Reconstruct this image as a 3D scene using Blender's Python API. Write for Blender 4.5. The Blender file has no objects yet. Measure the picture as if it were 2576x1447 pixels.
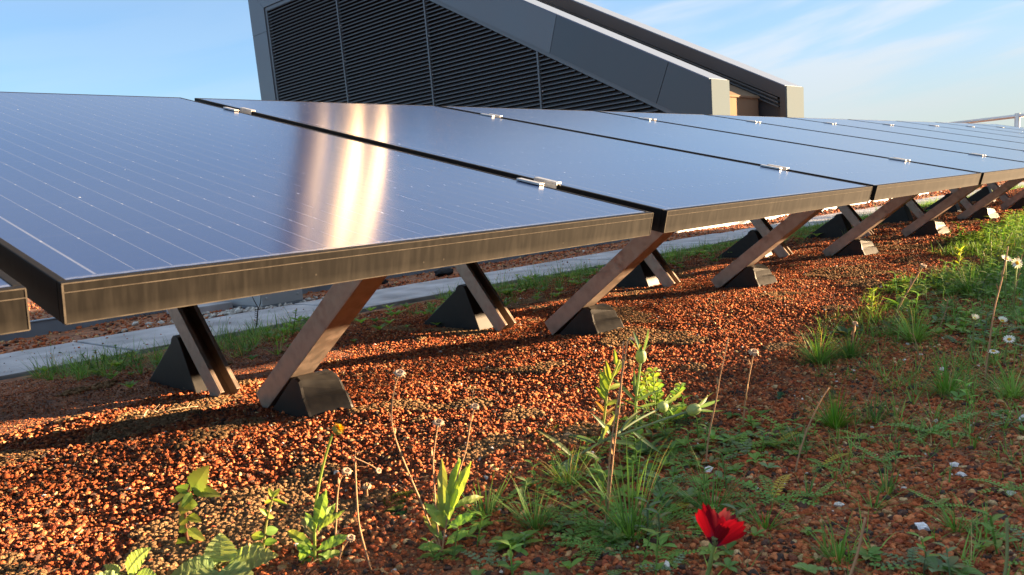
import bpy, math, random
import numpy as np
from mathutils import Vector, Matrix
random.seed(7); rng = np.random.default_rng(7)
sc = bpy.context.scene
col = sc.collection

# ------------------------------------------------------------------ camera
CAM = np.array([0.0, 0.0, 0.415])
R = np.array([[0.68201721, 0.19072641, -0.7060283],
              [-0.72654042, 0.06632215, -0.68391548],
              [-0.08361543, 0.97940023, 0.1838033]])
F, CX, CY = 2073.0, 1287.5, 898.0            # focal length and centre in pixels of a 2575 px wide picture
cd = bpy.data.cameras.new('camera'); cam = bpy.data.objects.new('camera', cd); col.objects.link(cam)
m = Matrix([list(R[i]) + [CAM[i]] for i in range(3)] + [[0, 0, 0, 1]])
cam.matrix_world = m
cd.sensor_width = 36; cd.lens = 36 * F / 2575.0; cd.shift_y = (CY - 723.5) / 2575.0
cd.clip_start = 0.02; cd.clip_end = 2000
cd.dof.use_dof = True; cd.dof.focus_distance = 2.2; cd.dof.aperture_fstop = 20
sc.camera = cam

# ------------------------------------------------------------------ light
SUN_EL, SUN_AZ = math.radians(7.9), math.radians(-34.5)      # azimuth from +X
sd = Vector((math.cos(SUN_EL) * math.cos(SUN_AZ), math.cos(SUN_EL) * math.sin(SUN_AZ), math.sin(SUN_EL)))
sl = bpy.data.lights.new('sun', 'SUN'); so = bpy.data.objects.new('sun', sl); col.objects.link(so)
sl.energy = 5.0; sl.angle = math.radians(0.55); sl.color = (1.0, 0.68, 0.39)
so.rotation_euler = sd.to_track_quat('Z', 'Y').to_euler(); so.location = (20, -4, 4)

w = bpy.data.worlds.new('World'); sc.world = w; w.use_nodes = True
nt = w.node_tree; nt.nodes.clear()
def wn(t, **k):
    n = nt.nodes.new(t)
    for a, b in k.items(): setattr(n, a, b)
    return n
wo = wn('ShaderNodeOutputWorld'); bg = wn('ShaderNodeBackground'); bg.inputs[1].default_value = 0.062
sky = wn('ShaderNodeTexSky'); sky.sky_type = 'NISHITA'; sky.sun_disc = False
sky.sun_elevation = SUN_EL; sky.sun_rotation = math.radians(124.5); sky.altitude = 50
sky.air_density = 1.0; sky.dust_density = 0.4; sky.ozone_density = 3.5
L = nt.links.new
def wm(op, a_, b_=None, c_=None):
    n = wn('ShaderNodeMath', operation=op)
    for i, v in enumerate((a_, b_, c_)):
        if v is None: continue
        if isinstance(v, (int, float)): n.inputs[i].default_value = v
        else: L(v, n.inputs[i])
    return n.outputs[0]
def wr(v, a_, b_, c_, d_, smooth=True):
    n = wn('ShaderNodeMapRange', interpolation_type='SMOOTHSTEP' if smooth else 'LINEAR')
    for i, q in enumerate((a_, b_, c_, d_)): n.inputs[i + 1].default_value = q
    L(v, n.inputs[0]); return n.outputs[0]
tc = wn('ShaderNodeTexCoord'); sp3 = wn('ShaderNodeSeparateXYZ'); L(tc.outputs['Generated'], sp3.inputs[0])
DX, DY, DZ = sp3.outputs
azm = wm('ARCTAN2', DY, DX); elv = wm('ARCSINE', DZ)
# drawn-out high cirrus, combed slightly upward towards the sun side
cmb = wn('ShaderNodeCombineXYZ'); L(wm('MULTIPLY', azm, 3.2), cmb.inputs[0]); L(wm('MULTIPLY', wm('MULTIPLY_ADD', azm, .15, elv), 20), cmb.inputs[1])
nz = wn('ShaderNodeTexNoise'); nz.inputs['Scale'].default_value = 1.0; nz.inputs['Detail'].default_value = 6; nz.inputs['Roughness'].default_value = .5; nz.inputs['Distortion'].default_value = .35; L(cmb.outputs[0], nz.inputs[0])
cirrus = wr(nz.outputs[0], .40, .62, 0, 1.0)
dt = wn('ShaderNodeVectorMath', operation='DOT_PRODUCT'); dt.inputs[1].default_value = (0.94, -0.34, 0); L(tc.outputs['Generated'], dt.inputs[0])
side = wr(dt.outputs['Value'], .15, .95, .12, 1)
cirrus = wm('MULTIPLY', cirrus, side)
def dv(az, el): a, e = math.radians(az), math.radians(el); return Vector((math.cos(e) * math.cos(a), math.cos(e) * math.sin(a), math.sin(e)))
gp = wn('ShaderNodeVectorMath', operation='DOT_PRODUCT'); gp.inputs[1].default_value = (dv(70, 22)).cross(dv(36, 15.2)).normalized(); L(tc.outputs['Generated'], gp.inputs[0])
gap = wr(wm('ABSOLUTE', gp.outputs['Value']), .008, .026, 0, 1)       # a clear blue gap in the veil
veil = wm('MULTIPLY', gap, wr(DZ, .19, .33, 0, .42)); veil = wm('ADD', veil, wr(DZ, .45, .7, 0, .38))  # overhead veil out of view is added to lift the sky fill
cloud = wm('MAXIMUM', cirrus, veil)
tint = wn('ShaderNodeVectorMath', operation='MULTIPLY'); tint.inputs[1].default_value = (.86, .76, .76); L(sky.outputs[0], tint.inputs[0])
mix = wn('ShaderNodeMixRGB'); mix.inputs[2].default_value = (1.60, 1.78, 2.0, 1); 
ms = wn('ShaderNodeMixRGB'); ms.inputs[2].default_value = (.84, 1.22, 1.72, 1); L(wm('MULTIPLY', side, .7), ms.inputs[0]); L(tint.outputs[0], ms.inputs[1])
L(cloud, mix.inputs[0]); L(ms.outputs[0], mix.inputs[1])
mh = wn('ShaderNodeMixRGB'); mh.inputs[2].default_value = (1.36, 1.50, 1.38, 1)
L(wm('MULTIPLY', wr(DZ, 0, .17, .9, 0), side), mh.inputs[0]); L(mix.outputs[0], mh.inputs[1])
L(mh.outputs[0], bg.inputs[0]); L(bg.outputs[0], wo.inputs[0])
sc.view_settings.view_transform = 'Standard'; sc.view_settings.look = 'None'
sc.view_settings.exposure = 3.0; sc.view_settings.gamma = 1.0

# ------------------------------------------------------------------ helpers
def ray(x, y):
    v = R @ np.array([x - CX, -(y - CY), -F]); return v / np.linalg.norm(v)
def vnoise(x, y, s, seed=0):
    """smooth value noise 0..1 (numpy arrays)"""
    x = np.asarray(x, float) * s; y = np.asarray(y, float) * s
    xi = np.floor(x).astype(np.int64); yi = np.floor(y).astype(np.int64)
    fx = x - xi; fy = y - yi; fx = fx * fx * (3 - 2 * fx); fy = fy * fy * (3 - 2 * fy)
    def h_(a, b):
        n = (a * 374761393 + b * 668265263 + seed * 982451653) & 0x7fffffff
        n = ((n ^ (n >> 13)) * 1274126177) & 0x7fffffff
        return ((n ^ (n >> 16)) & 0xffff) / 65535.0
    return (h_(xi, yi) * (1 - fx) + h_(xi + 1, yi) * fx) * (1 - fy) + (h_(xi, yi + 1) * (1 - fx) + h_(xi + 1, yi + 1) * fx) * fy
def hgt(x, y):
    x = np.asarray(x, float); y = np.asarray(y, float)
    amp = np.clip((2.9 - y) / .4, 0, 1)
    z = (vnoise(x, y, 1.6, 3) - .5) * .035 + (vnoise(x, y, 4.5, 4) - .5) * .018 + (vnoise(x, y, 12, 5) - .5) * .006
    return z * amp - .004 + .008 * np.clip(x - 2, 0, 9) * np.clip((2.9 - y) / .5, 0, 1)
def H(x, y): return float(hgt(np.array([x]), np.array([y]))[0])
def G(px, py):
    """ground point seen at a picture position"""
    r = ray(px, py); z = 0.0
    for _ in range(4):
        p = CAM + r * ((z - CAM[2]) / r[2]); z = H(p[0], p[1])
    return Vector((p[0], p[1], z))
FW = Vector((-R[0, 2], -R[1, 2], 0)).normalized()
def At(px, py, base, off=0.0):
    """point above the ground on the upright plane through base"""
    r = Vector(ray(px, py)); c = Vector(CAM)
    t = ((Vector(base) - FW * off) - c).dot(FW) / r.dot(FW)
    return c + r * t

def mat(name, base=(.5, .5, .5), rough=.6, metal=0.0, spec=.5, noise=None, bump=None, vcol=False, trans=0.0, coat=0.0):
    """noise=(scale, amount) mottles the base; bump=(scale, strength)"""
    mt = bpy.data.materials.new(name); mt.use_nodes = True
    n = mt.node_tree; b = n.nodes['Principled BSDF']; l = n.links.new
    b.inputs['Base Color'].default_value = (*base, 1); b.inputs['Roughness'].default_value = rough
    b.inputs['Metallic'].default_value = metal; b.inputs['Specular IOR Level'].default_value = spec
    b.inputs['Coat Weight'].default_value = coat
    tco = n.nodes.new('ShaderNodeTexCoord')
    src = None
    if vcol:
        a = n.nodes.new('ShaderNodeAttribute'); a.attribute_name = 'col'; src = a.outputs['Color']
    if noise:
        t = n.nodes.new('ShaderNodeTexNoise'); t.inputs['Scale'].default_value = noise[0]; t.inputs['Detail'].default_value = 6
        l(tco.outputs['Object'], t.inputs['Vector'])
        mr = n.nodes.new('ShaderNodeMapRange'); mr.inputs[1].default_value = .3; mr.inputs[2].default_value = .7
        mr.inputs[3].default_value = 1 - noise[1]; mr.inputs[4].default_value = 1 + noise[1]; l(t.outputs[0], mr.inputs[0])
        vm = n.nodes.new('ShaderNodeVectorMath'); vm.operation = 'SCALE'
        if src: l(src, vm.inputs[0])
        else: vm.inputs[0].default_value = base
        l(mr.outputs[0], vm.inputs['Scale']); src = vm.outputs[0]
        mr2 = n.nodes.new('ShaderNodeMapRange'); mr2.inputs[3].default_value = max(rough - .12, .02); mr2.inputs[4].default_value = min(rough + .12, 1)
        l(t.outputs[0], mr2.inputs[0]); l(mr2.outputs[0], b.inputs['Roughness'])
    if src: l(src, b.inputs['Base Color'])
    if bump:
        t2 = n.nodes.new('ShaderNodeTexNoise'); t2.inputs['Scale'].default_value = bump[0]; t2.inputs['Detail'].default_value = 5
        l(tco.outputs['Object'], t2.inputs['Vector'])
        bp = n.nodes.new('ShaderNodeBump'); bp.inputs['Strength'].default_value = bump[1]; bp.inputs['Distance'].default_value = .01
        l(t2.outputs[0], bp.inputs['Height']); l(bp.outputs[0], b.inputs['Normal'])
    if trans > 0:
        tr = n.nodes.new('ShaderNodeBsdfTranslucent'); ms = n.nodes.new('ShaderNodeMixShader'); ms.inputs[0].default_value = trans
        if src:
            br = n.nodes.new('ShaderNodeVectorMath'); br.operation = 'MULTIPLY'; br.inputs[1].default_value = (1.5, 1.5, .7); l(src, br.inputs[0]); l(br.outputs[0], tr.inputs[0])
        else: tr.inputs[0].default_value = (*base, 1)
        out = n.nodes['Material Output']
        l(b.outputs[0], ms.inputs[1]); l(tr.outputs[0], ms.inputs[2]); l(ms.outputs[0], out.inputs[0])
    return mt

def dusty(name, base, dust, rough, metal, streak=True, amt=.55, edge=None, spec=.5):
    """worn metal: base colour with settled dust, spots and run-off streaks"""
    mt = bpy.data.materials.new(name); mt.use_nodes = True
    n = mt.node_tree; b = n.nodes['Principled BSDF']; l = n.links.new
    b.inputs['Specular IOR Level'].default_value = spec
    tco = n.nodes.new('ShaderNodeTexCoord')
    mpp = n.nodes.new('ShaderNodeMapping'); mpp.inputs['Scale'].default_value = (1, 1, .12) if streak else (1, 1, 1)
    l(tco.outputs['Object'], mpp.inputs[0])
    t = n.nodes.new('ShaderNodeTexNoise'); t.inputs['Scale'].default_value = 130 if streak else 40; t.inputs['Detail'].default_value = 5; l(mpp.outputs[0], t.inputs[0])
    t2 = n.nodes.new('ShaderNodeTexNoise'); t2.inputs['Scale'].default_value = 9; t2.inputs['Detail'].default_value = 8; t2.inputs['Roughness'].default_value = .7; l(tco.outputs['Object'], t2.inputs[0])
    t3 = n.nodes.new('ShaderNodeTexVoronoi'); t3.inputs['Scale'].default_value = 60; l(tco.outputs['Object'], t3.inputs[0])
    sp = n.nodes.new('ShaderNodeMapRange'); sp.inputs[1].default_value = .05; sp.inputs[2].default_value = .09; sp.inputs[3].default_value = .8; sp.inputs[4].default_value = 0; l(t3.outputs['Distance'], sp.inputs[0])
    t4 = n.nodes.new('ShaderNodeTexNoise'); t4.inputs['Scale'].default_value = 23; l(tco.outputs['Object'], t4.inputs[0])
    spg = n.nodes.new('ShaderNodeMapRange'); spg.inputs[1].default_value = .58; spg.inputs[2].default_value = .62; l(t4.outputs[0], spg.inputs[0])
    spm = n.nodes.new('ShaderNodeMath'); spm.operation = 'MULTIPLY'; l(sp.outputs[0], spm.inputs[0]); l(spg.outputs[0], spm.inputs[1])
    r1 = n.nodes.new('ShaderNodeMapRange'); r1.inputs[1].default_value = .42; r1.inputs[2].default_value = .72; l(t.outputs[0], r1.inputs[0])
    r2 = n.nodes.new('ShaderNodeMapRange'); r2.inputs[1].default_value = .35; r2.inputs[2].default_value = .7; r2.inputs[3].default_value = .15; l(t2.outputs[0], r2.inputs[0])
    mu = n.nodes.new('ShaderNodeMath'); mu.operation = 'MULTIPLY'; l(r1.outputs[0], mu.inputs[0]); l(r2.outputs[0], mu.inputs[1])
    ad = n.nodes.new('ShaderNodeMath'); ad.operation = 'MULTIPLY_ADD'; ad.inputs[1].default_value = amt; ad.inputs[2].default_value = .04; l(mu.outputs[0], ad.inputs[0])
    last = ad.outputs[0]
    if edge:                                   # pale worn lines / dusty lower edge given by local z
        sx = n.nodes.new('ShaderNodeSeparateXYZ'); l(tco.outputs['Object'], sx.inputs[0])
        for (z0, z1, k) in edge:
            e1 = n.nodes.new('ShaderNodeMapRange'); e1.inputs[1].default_value = z0; e1.inputs[2].default_value = z1; e1.inputs[3].default_value = k; e1.inputs[4].default_value = 0
            l(sx.outputs[2], e1.inputs[0])
            e2 = n.nodes.new('ShaderNodeMath'); e2.operation = 'MULTIPLY'; l(e1.outputs[0], e2.inputs[0]); l(r2.outputs[0], e2.inputs[1])
            mm = n.nodes.new('ShaderNodeMath'); mm.operation = 'ADD'; l(last, mm.inputs[0]); l(e2.outputs[0], mm.inputs[1]); last = mm.outputs[0]
    fx = n.nodes.new('ShaderNodeMath'); fx.operation = 'MAXIMUM'; fx.use_clamp = True; l(last, fx.inputs[0]); l(spm.outputs[0], fx.inputs[1])
    mc = n.nodes.new('ShaderNodeMixRGB'); mc.inputs[1].default_value = (*base, 1); mc.inputs[2].default_value = (*dust, 1); l(fx.outputs[0], mc.inputs[0])
    l(mc.outputs[0], b.inputs['Base Color'])
    rr = n.nodes.new('ShaderNodeMapRange'); rr.inputs[3].default_value = rough; rr.inputs[4].default_value = .9; l(fx.outputs[0], rr.inputs[0]); l(rr.outputs[0], b.inputs['Roughness'])
    mr = n.nodes.new('ShaderNodeMapRange'); mr.inputs[3].default_value = metal; mr.inputs[4].default_value = 0; l(fx.outputs[0], mr.inputs[0]); l(mr.outputs[0], b.inputs['Metallic'])
    return mt

def tag(o, label=None, cat=None, group=None, kind=None):
    if label: o['label'] = label
    if cat: o['category'] = cat
    if group: o['group'] = group
    if kind: o['kind'] = kind
    return o
def empty(name, loc, label=None, cat=None, group=None):
    o = bpy.data.objects.new(name, None); o.empty_display_size = .1; col.objects.link(o); o.location = loc
    return tag(o, label, cat, group)

class MB:
    """mesh builder; v in world space unless built under a parent with its own origin"""
    def __init__(s): s.v = []; s.f = []; s.c = []; s.col = (1, 1, 1)
    def add(s, vs, fs):
        k = len(s.v); s.v += [tuple(p) for p in vs]; s.f += [tuple(i + k for i in f) for f in fs]; s.c += [s.col] * len(vs)
    def box(s, x0, x1, y0, y1, z0, z1):
        s.add([(x0, y0, z0), (x1, y0, z0), (x1, y1, z0), (x0, y1, z0), (x0, y0, z1), (x1, y0, z1), (x1, y1, z1), (x0, y1, z1)],
              [(3, 2, 1, 0), (4, 5, 6, 7), (0, 1, 5, 4), (1, 2, 6, 5), (2, 3, 7, 6), (3, 0, 4, 7)])
    def prism(s, prof, x0, x1):
        """profile in YZ, pushed from x0 to x1"""
        n = len(prof)
        s.add([(x0, y, z) for y, z in prof] + [(x1, y, z) for y, z in prof],
              [tuple(range(n)), tuple(range(2 * n - 1, n - 1, -1))] + [(i, i + n, (i + 1) % n + n, (i + 1) % n) for i in range(n)])
    def tube(s, pts, r0, r1=None, n=6, cap=True):
        pts = [Vector(p) for p in pts]; r1 = r0 if r1 is None else r1; m_ = len(pts); vs = []; fs = []
        ref = Vector((.3, .2, .93))
        for i, p in enumerate(pts):
            d = (pts[min(i + 1, m_ - 1)] - pts[max(i - 1, 0)]).normalized()
            if abs(d.dot(ref)) > .95: rf = Vector((1, 0, 0))
            else: rf = ref
            a = d.cross(rf).normalized(); b = d.cross(a)
            r = r0 + (r1 - r0) * i / max(m_ - 1, 1)
            for j in range(n):
                t = 2 * math.pi * j / n; vs.append(p + a * math.cos(t) * r + b * math.sin(t) * r)
        for i in range(m_ - 1):
            for j in range(n): fs.append((i * n + j, i * n + (j + 1) % n, (i + 1) * n + (j + 1) % n, (i + 1) * n + j))
        if cap: fs += [tuple(range(n - 1, -1, -1)), tuple(range((m_ - 1) * n, m_ * n))]
        s.add(vs, fs)
    def lathe(s, c, ax, prof, n=14, rib=0.0, ribn=8):
        """prof: (radius, distance along ax)"""
        ax = Vector(ax).normalized(); a = ax.orthogonal().normalized(); b = ax.cross(a); c = Vector(c); vs = []; fs = []
        for r, t in prof:
            for j in range(n):
                th = 2 * math.pi * j / n; rr = r * (1 + rib * math.cos(ribn * th)); vs.append(c + ax * t + a * math.cos(th) * rr + b * math.sin(th) * rr)
        for i in range(len(prof) - 1):
            for j in range(n): fs.append((i * n + j, i * n + (j + 1) % n, (i + 1) * n + (j + 1) % n, (i + 1) * n + j))
        fs += [tuple(range(n - 1, -1, -1)), tuple(range((len(prof) - 1) * n, len(prof) * n))]
        s.add(vs, fs)
    def leaf(s, p, d, L_, W_, up=(0, 0, 1), curl=.6, fold=.25, teeth=0, tooth=.12, st=9, shape=.8, wav=0.0, tipc=None):
        """a leaf blade from p along d, width W_, bending by curl radians"""
        p = Vector(p); d = Vector(d).normalized(); up = Vector(up); side = d.cross(up)
        if side.length < .05: side = d.orthogonal()
        side.normalize(); nrm = side.cross(d).normalized(); vs = []; fs = []; cs = []
        q = p.copy(); n = st if not teeth else teeth * 2; base = s.col
        for i in range(n + 1):
            t = i / n; hw = W_ * .5 * math.sin(math.pi * min(t ** shape, 1)) ** .8 if 0 < t < 1 else W_ * .02
            if teeth and i % 2: hw *= 1 - tooth * 2
            dd = (Matrix.Rotation(-curl * t, 3, side) @ d); nn = (Matrix.Rotation(-curl * t, 3, side) @ nrm)
            wv = wav * W_ * math.sin(i * 2.1)
            vs += [q + side * hw + nn * (hw * fold + wv), q.copy(), q - side * hw + nn * (hw * fold - wv)]
            if i == 0 and tipc is None and random.random() < .3: tipc = tuple(a * .45 + b_ * .55 for a, b_ in zip(base, (.30, .22, .06)))
            k = 1.0 + random.uniform(-.03, .03)
            cb = base if tipc is None else tuple(base[j] * (1 - t) + tipc[j] * t for j in range(3))
            cs += [tuple(x * k for x in cb), tuple(x * 1.14 for x in cb), tuple(x * k for x in cb)]
            q = q + dd * (L_ / n)
        for i in range(n):
            a = i * 3; fs += [(a, a + 1, a + 4, a + 3), (a + 1, a + 2, a + 5, a + 4)]
        k0 = len(s.v); s.add(vs, fs); s.c[k0:] = cs
    def frond(s, p, d, L_, W_, up=(0, 0, 1), curl=.5, n=11):
        """feathery leaf: midrib with many narrow leaflets"""
        p = Vector(p); d = Vector(d).normalized(); side = d.cross(Vector(up)).normalized(); nrm = side.cross(d)
        q = p.copy(); pts = [q.copy()]
        for i in range(n):
            t = (i + 1) / n; dd = Matrix.Rotation(-curl * t, 3, side) @ d; nn = Matrix.Rotation(-curl * t, 3, side) @ nrm
            q = q + dd * (L_ / n); pts.append(q.copy())
            hw = W_ * .5 * math.sin(math.pi * (.18 + .8 * t)) ** .7
            for sg in (-1, 1):
                s.leaf(q, side * sg + dd * .45 + nn * .15, hw, L_ / n * .75, up=nn, curl=random.uniform(.1, .6), st=2, fold=.1)
        s.tube(pts, L_ * .012, L_ * .005, n=4, cap=False)
    def blade(s, p, d, L_, W_, bend=1.2, st=4, side=None):
        p = Vector(p); d = Vector(d).normalized(); h = Vector((d.x, d.y, 0))
        if h.length < .01: h = Vector((random.random() - .5, random.random() - .5, 0))
        h.normalize(); side = Vector((-h.y, h.x, 0)); ang = math.asin(max(-1, min(1, d.z))); q = p.copy(); vs = []; fs = []
        for i in range(st + 1):
            t = i / st; a = ang - bend * t * t; dd = h * math.cos(a) + Vector((0, 0, 1)) * math.sin(a)
            hw = W_ * .5 * (1 - t ** 1.7); vs += [q + side * hw, q - side * hw]; q = q + dd * (L_ / st)
        for i in range(st): fs.append((2 * i, 2 * i + 1, 2 * i + 3, 2 * i + 2))
        s.add(vs, fs)
    def build(s, name, mt, parent=None, origin=(0, 0, 0), smooth=False, bevel=0, mats=None):
        me = bpy.data.meshes.new(name); o_ = Vector(origin)
        if parent is not None and origin == (0, 0, 0): o_ = Vector(parent.get('_o', (0, 0, 0)))
        me.from_pydata([(p[0] - o_[0], p[1] - o_[1], p[2] - o_[2]) for p in s.v], [], s.f)
        ca = me.color_attributes.new('col', 'FLOAT_COLOR', 'POINT')
        ca.data.foreach_set('color', np.array([(*c, 1) for c in s.c], dtype=np.float32).ravel())
        me.materials.append(mt); ob = bpy.data.objects.new(name, me); col.objects.link(ob)
        if smooth: me.polygons.foreach_set('use_smooth', [True] * len(me.polygons))
        if parent is not None: ob.parent = parent
        else: ob.location = o_
        if bevel:
            b = ob.modifiers.new('bevel', 'BEVEL'); b.width = bevel; b.segments = 2; b.limit_method = 'ANGLE'; b.harden_normals = False
        return ob
def thing(name, loc, label, cat, group=None):
    e = empty(name, loc, label, cat, group); return e
def part(mb, name, mt, root, **k):
    return mb.build(name, mt, root, origin=tuple(root.location), **k)

# ------------------------------------------------------------------ materials
M_soil = mat('soil', (.050, .030, .020), .95, noise=(9, .45), bump=(160, .9))
M_conc = mat('concrete slab', (.34, .34, .36), .75, noise=(5, .38), bump=(220, .25))
M_edge = mat('dark edging', (.02, .02, .02), .7)
M_zinc = mat('zinc trim', (.17, .20, .235), .5, .3, noise=(5, .12))
M_box = mat('grey enclosure', (.30, .31, .32), .55, 0, noise=(4, .06))
M_stone = mat('gravel', (.3, .1, .06), .95, vcol=True, noise=(240, .32), bump=(500, .6), spec=.08)
M_leaf = mat('leaf', (.1, .2, .05), .55, vcol=True, trans=.38, spec=.35)
M_grassm = mat('grass', (.1, .2, .05), .6, vcol=True, trans=.3, spec=.3)
M_dry = mat('dry stalk', (.3, .2, .12), .85, vcol=True, spec=.2)
M_petal = mat('petal', (.6, .02, .03), .5, vcol=True, trans=.35, spec=.2)
M_frame = dusty('dusty anodised frame', (.008, .0075, .0070), (.048, .043, .036), .5, .0, spec=.06, amt=.30, edge=[(-.040, -.028, .5)])
M_frline = mat('worn frame edge', (.065, .057, .047), .8, .0, spec=.06, noise=(60, .35))
M_leg = dusty('galvanised leg', (.30, .24, .20), (.20, .14, .105), .42, .75, streak=False, amt=.8)
M_foot = dusty('black rubber foot', (.014, .014, .015), (.060, .055, .048), .40, 0, spec=.2, streak=False, amt=.35)
M_alu = mat('bare aluminium', (.42, .42, .41), .35, .5, noise=(80, .08))
M_black = mat('black backing', (.006, .006, .007), .8)
M_clad = mat('anthracite cladding', (.052, .062, .076), .38, .35, noise=(.8, .08))
M_clad2 = mat('grey cladding', (.10, .118, .14), .42, .35, noise=(.8, .06))
M_louv = mat('louvre metal', (.095, .112, .130), .45, .35)
M_void = mat('dark void', (.006, .007, .009), .9)
M_cope = mat('coping metal', (.12, .165, .25), .6, 0, spec=.15)
M_cap = mat('pale render', (.082, .110, .130), .9, spec=.05, noise=(3, .04))
M_inner = mat('sandy render', (.17, .125, .085), .9, spec=.05, noise=(2.2, .10))
M_steel = mat('brushed steel', (.92, .80, .62), .52, .9, noise=(.6, .12))
M_grey = mat('dull grey metal', (.16, .14, .125), .6, .3, noise=(.8, .1))
M_wall = mat('parapet render', (.40, .38, .35), .9, noise=(2, .1))
M_rail = mat('steel rail', (.62, .62, .62), .35, .8)

# glass over dark cells, with printed fingers, dust and the dusty lower margin
M_cell = bpy.data.materials.new('solar glass'); M_cell.use_nodes = True
def build_cell():
    n = M_cell.node_tree; b = n.nodes['Principled BSDF']; l = n.links.new
    def nd(t, **k):
        q = n.nodes.new(t)
        for a, v in k.items(): setattr(q, a, v)
        return q
    def mth(op, a, b_=None, c=None):
        q = nd('ShaderNodeMath', operation=op)
        for i, v in enumerate((a, b_, c)):
            if v is None: continue
            if isinstance(v, (int, float)): q.inputs[i].default_value = v
            else: l(v, q.inputs[i])
        return q.outputs[0]
    tco = nd('ShaderNodeTexCoord'); sx = nd('ShaderNodeSeparateXYZ'); l(tco.outputs['Object'], sx.inputs[0])
    X, Y = sx.outputs[0], sx.outputs[1]
    px = mth('PINGPONG', mth('SUBTRACT', X, .0375), .01885)                 # busbars every 37.7 mm
    wid = mth('ADD', .0004, mth('MULTIPLY', mth('LESS_THAN', X, .045), .0009))
    bus = mth('LESS_THAN', px, wid)
    inside = mth('MULTIPLY', mth('GREATER_THAN', Y, .018), mth('LESS_THAN', Y, 1.672))
    bus = mth('MULTIPLY', bus, inside)
    brk = nd('ShaderNodeTexNoise'); brk.inputs['Scale'].default_value = 14; l(tco.outputs['Object'], brk.inputs[0])
    bstr = mth('MULTIPLY', bus, mth('MULTIPLY_ADD', brk.outputs[0], .5, .25))
    node = mth('MULTIPLY', mth('LESS_THAN', px, .0011), mth('LESS_THAN', mth('PINGPONG', Y, .078), .003))   # solder spots at cell ends
    cellgap = mth('MULTIPLY', mth('LESS_THAN', mth('PINGPONG', mth('SUBTRACT', Y, .018), .0785), .0010), .03)
    du = nd('ShaderNodeTexNoise'); du.inputs['Scale'].default_value = 3; du.inputs['Detail'].default_value = 8; du.inputs['Roughness'].default_value = .65; l(tco.outputs['Object'], du.inputs[0])
    df = nd('ShaderNodeTexNoise'); df.inputs['Scale'].default_value = 120; df.inputs['Detail'].default_value = 3; l(tco.outputs['Object'], df.inputs[0])
    dust = mth('MULTIPLY', mth('MULTIPLY', du.outputs[0], df.outputs[0]), .055)
    low = nd('ShaderNodeMapRange'); low.inputs[1].default_value = .010; low.inputs[2].default_value = .020; low.inputs[3].default_value = 1; low.inputs[4].default_value = 0; l(Y, low.inputs[0])
    band = mth('MULTIPLY', mth('LESS_THAN', mth('ABSOLUTE', mth('SUBTRACT', Y, mth('MULTIPLY_ADD', df.outputs[0], .006, .010))), .0022), mth('MULTIPLY_ADD', du.outputs[0], 1.2, -.15))
    vo = nd('ShaderNodeTexVoronoi'); vo.inputs['Scale'].default_value = 17; l(tco.outputs['Object'], vo.inputs[0])
    speck = mth('MULTIPLY', mth('LESS_THAN', vo.outputs['Distance'], .045), mth('GREATER_THAN', brk.outputs[0], .58))
    tot = mth('ADD', mth('ADD', mth('MULTIPLY', bstr, .5), mth('MULTIPLY', node, .22)), mth('ADD', mth('ADD', dust, cellgap), mth('ADD', mth('MULTIPLY', band, .5), mth('MULTIPLY', speck, .9))))
    q = nd('ShaderNodeMath', operation='MAXIMUM', use_clamp=True); l(tot, q.inputs[0]); q.inputs[1].default_value = 0
    mc = nd('ShaderNodeMixRGB'); mc.inputs[1].default_value = (.005, .020, .095, 1); mc.inputs[2].default_value = (.42, .46, .52, 1); l(q.outputs[0], mc.inputs[0])
    l(mc.outputs[0], b.inputs['Base Color'])
    ro = nd('ShaderNodeMapRange'); ro.inputs[3].default_value = .15; ro.inputs[4].default_value = .55; l(q.outputs[0], ro.inputs[0]); l(ro.outputs[0], b.inputs['Roughness'])
    b.inputs['Specular IOR Level'].default_value = .8; b.inputs['IOR'].default_value = 1.5
build_cell()

# ------------------------------------------------------------------ ground
def sheet(name, x0, x1, y0, y1, nx, ny, fz, mt, kind='structure'):
    xs = np.linspace(x0, x1, nx); ys = np.linspace(y0, y1, ny); XX, YY = np.meshgrid(xs, ys, indexing='ij'); Z = fz(XX, YY)
    me = bpy.data.meshes.new(name); v = np.stack([XX, YY, Z], -1).reshape(-1, 3)
    i = np.arange(nx - 1)[:, None] * ny + np.arange(ny - 1)[None, :]; f = np.stack([i, i + ny, i + ny + 1, i + 1], -1).reshape(-1, 4)
    me.vertices.add(len(v)); me.vertices.foreach_set('co', v.astype(np.float32).ravel())
    me.loops.add(f.size); me.loops.foreach_set('vertex_index', f.astype(np.int32).ravel())
    me.polygons.add(len(f)); me.polygons.foreach_set('loop_start', np.arange(0, f.size, 4, dtype=np.int32)); me.update(); me.validate()
    me.polygons.foreach_set('use_smooth', [True] * len(f))
    me.materials.append(mt); o = bpy.data.objects.new(name, me); col.objects.link(o); tag(o, kind=kind); return o
M_far = mat('far gravel', (.16, .062, .036), .95, noise=(14, .5), bump=(60, 1.0))
sheet('ground', -300, 300, -300, 300, 40, 40, lambda x, y: x * 0 - .12, M_far)
M_bed = mat('gravel bed', (.24, .10, .045), .95, noise=(22, .6), bump=(150, 1.0))
sheet('gravel_bed', -9, 26, -4.6, 2.97, 860, 200, hgt, M_bed)
def far_h(x, y): return (vnoise(x, y, 3, 8) - .5) * .03 - .002
sheet('rear_gravel_bed', -6, 60, 3.62, 34, 330, 152, lambda x, y: far_h(x, y) + .0 * x, M_bed)
sheet('side_gravel_bed', 26, 60, -4.6, 3.6, 120, 30, lambda x, y: far_h(x, y) + .06, M_far)

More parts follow.
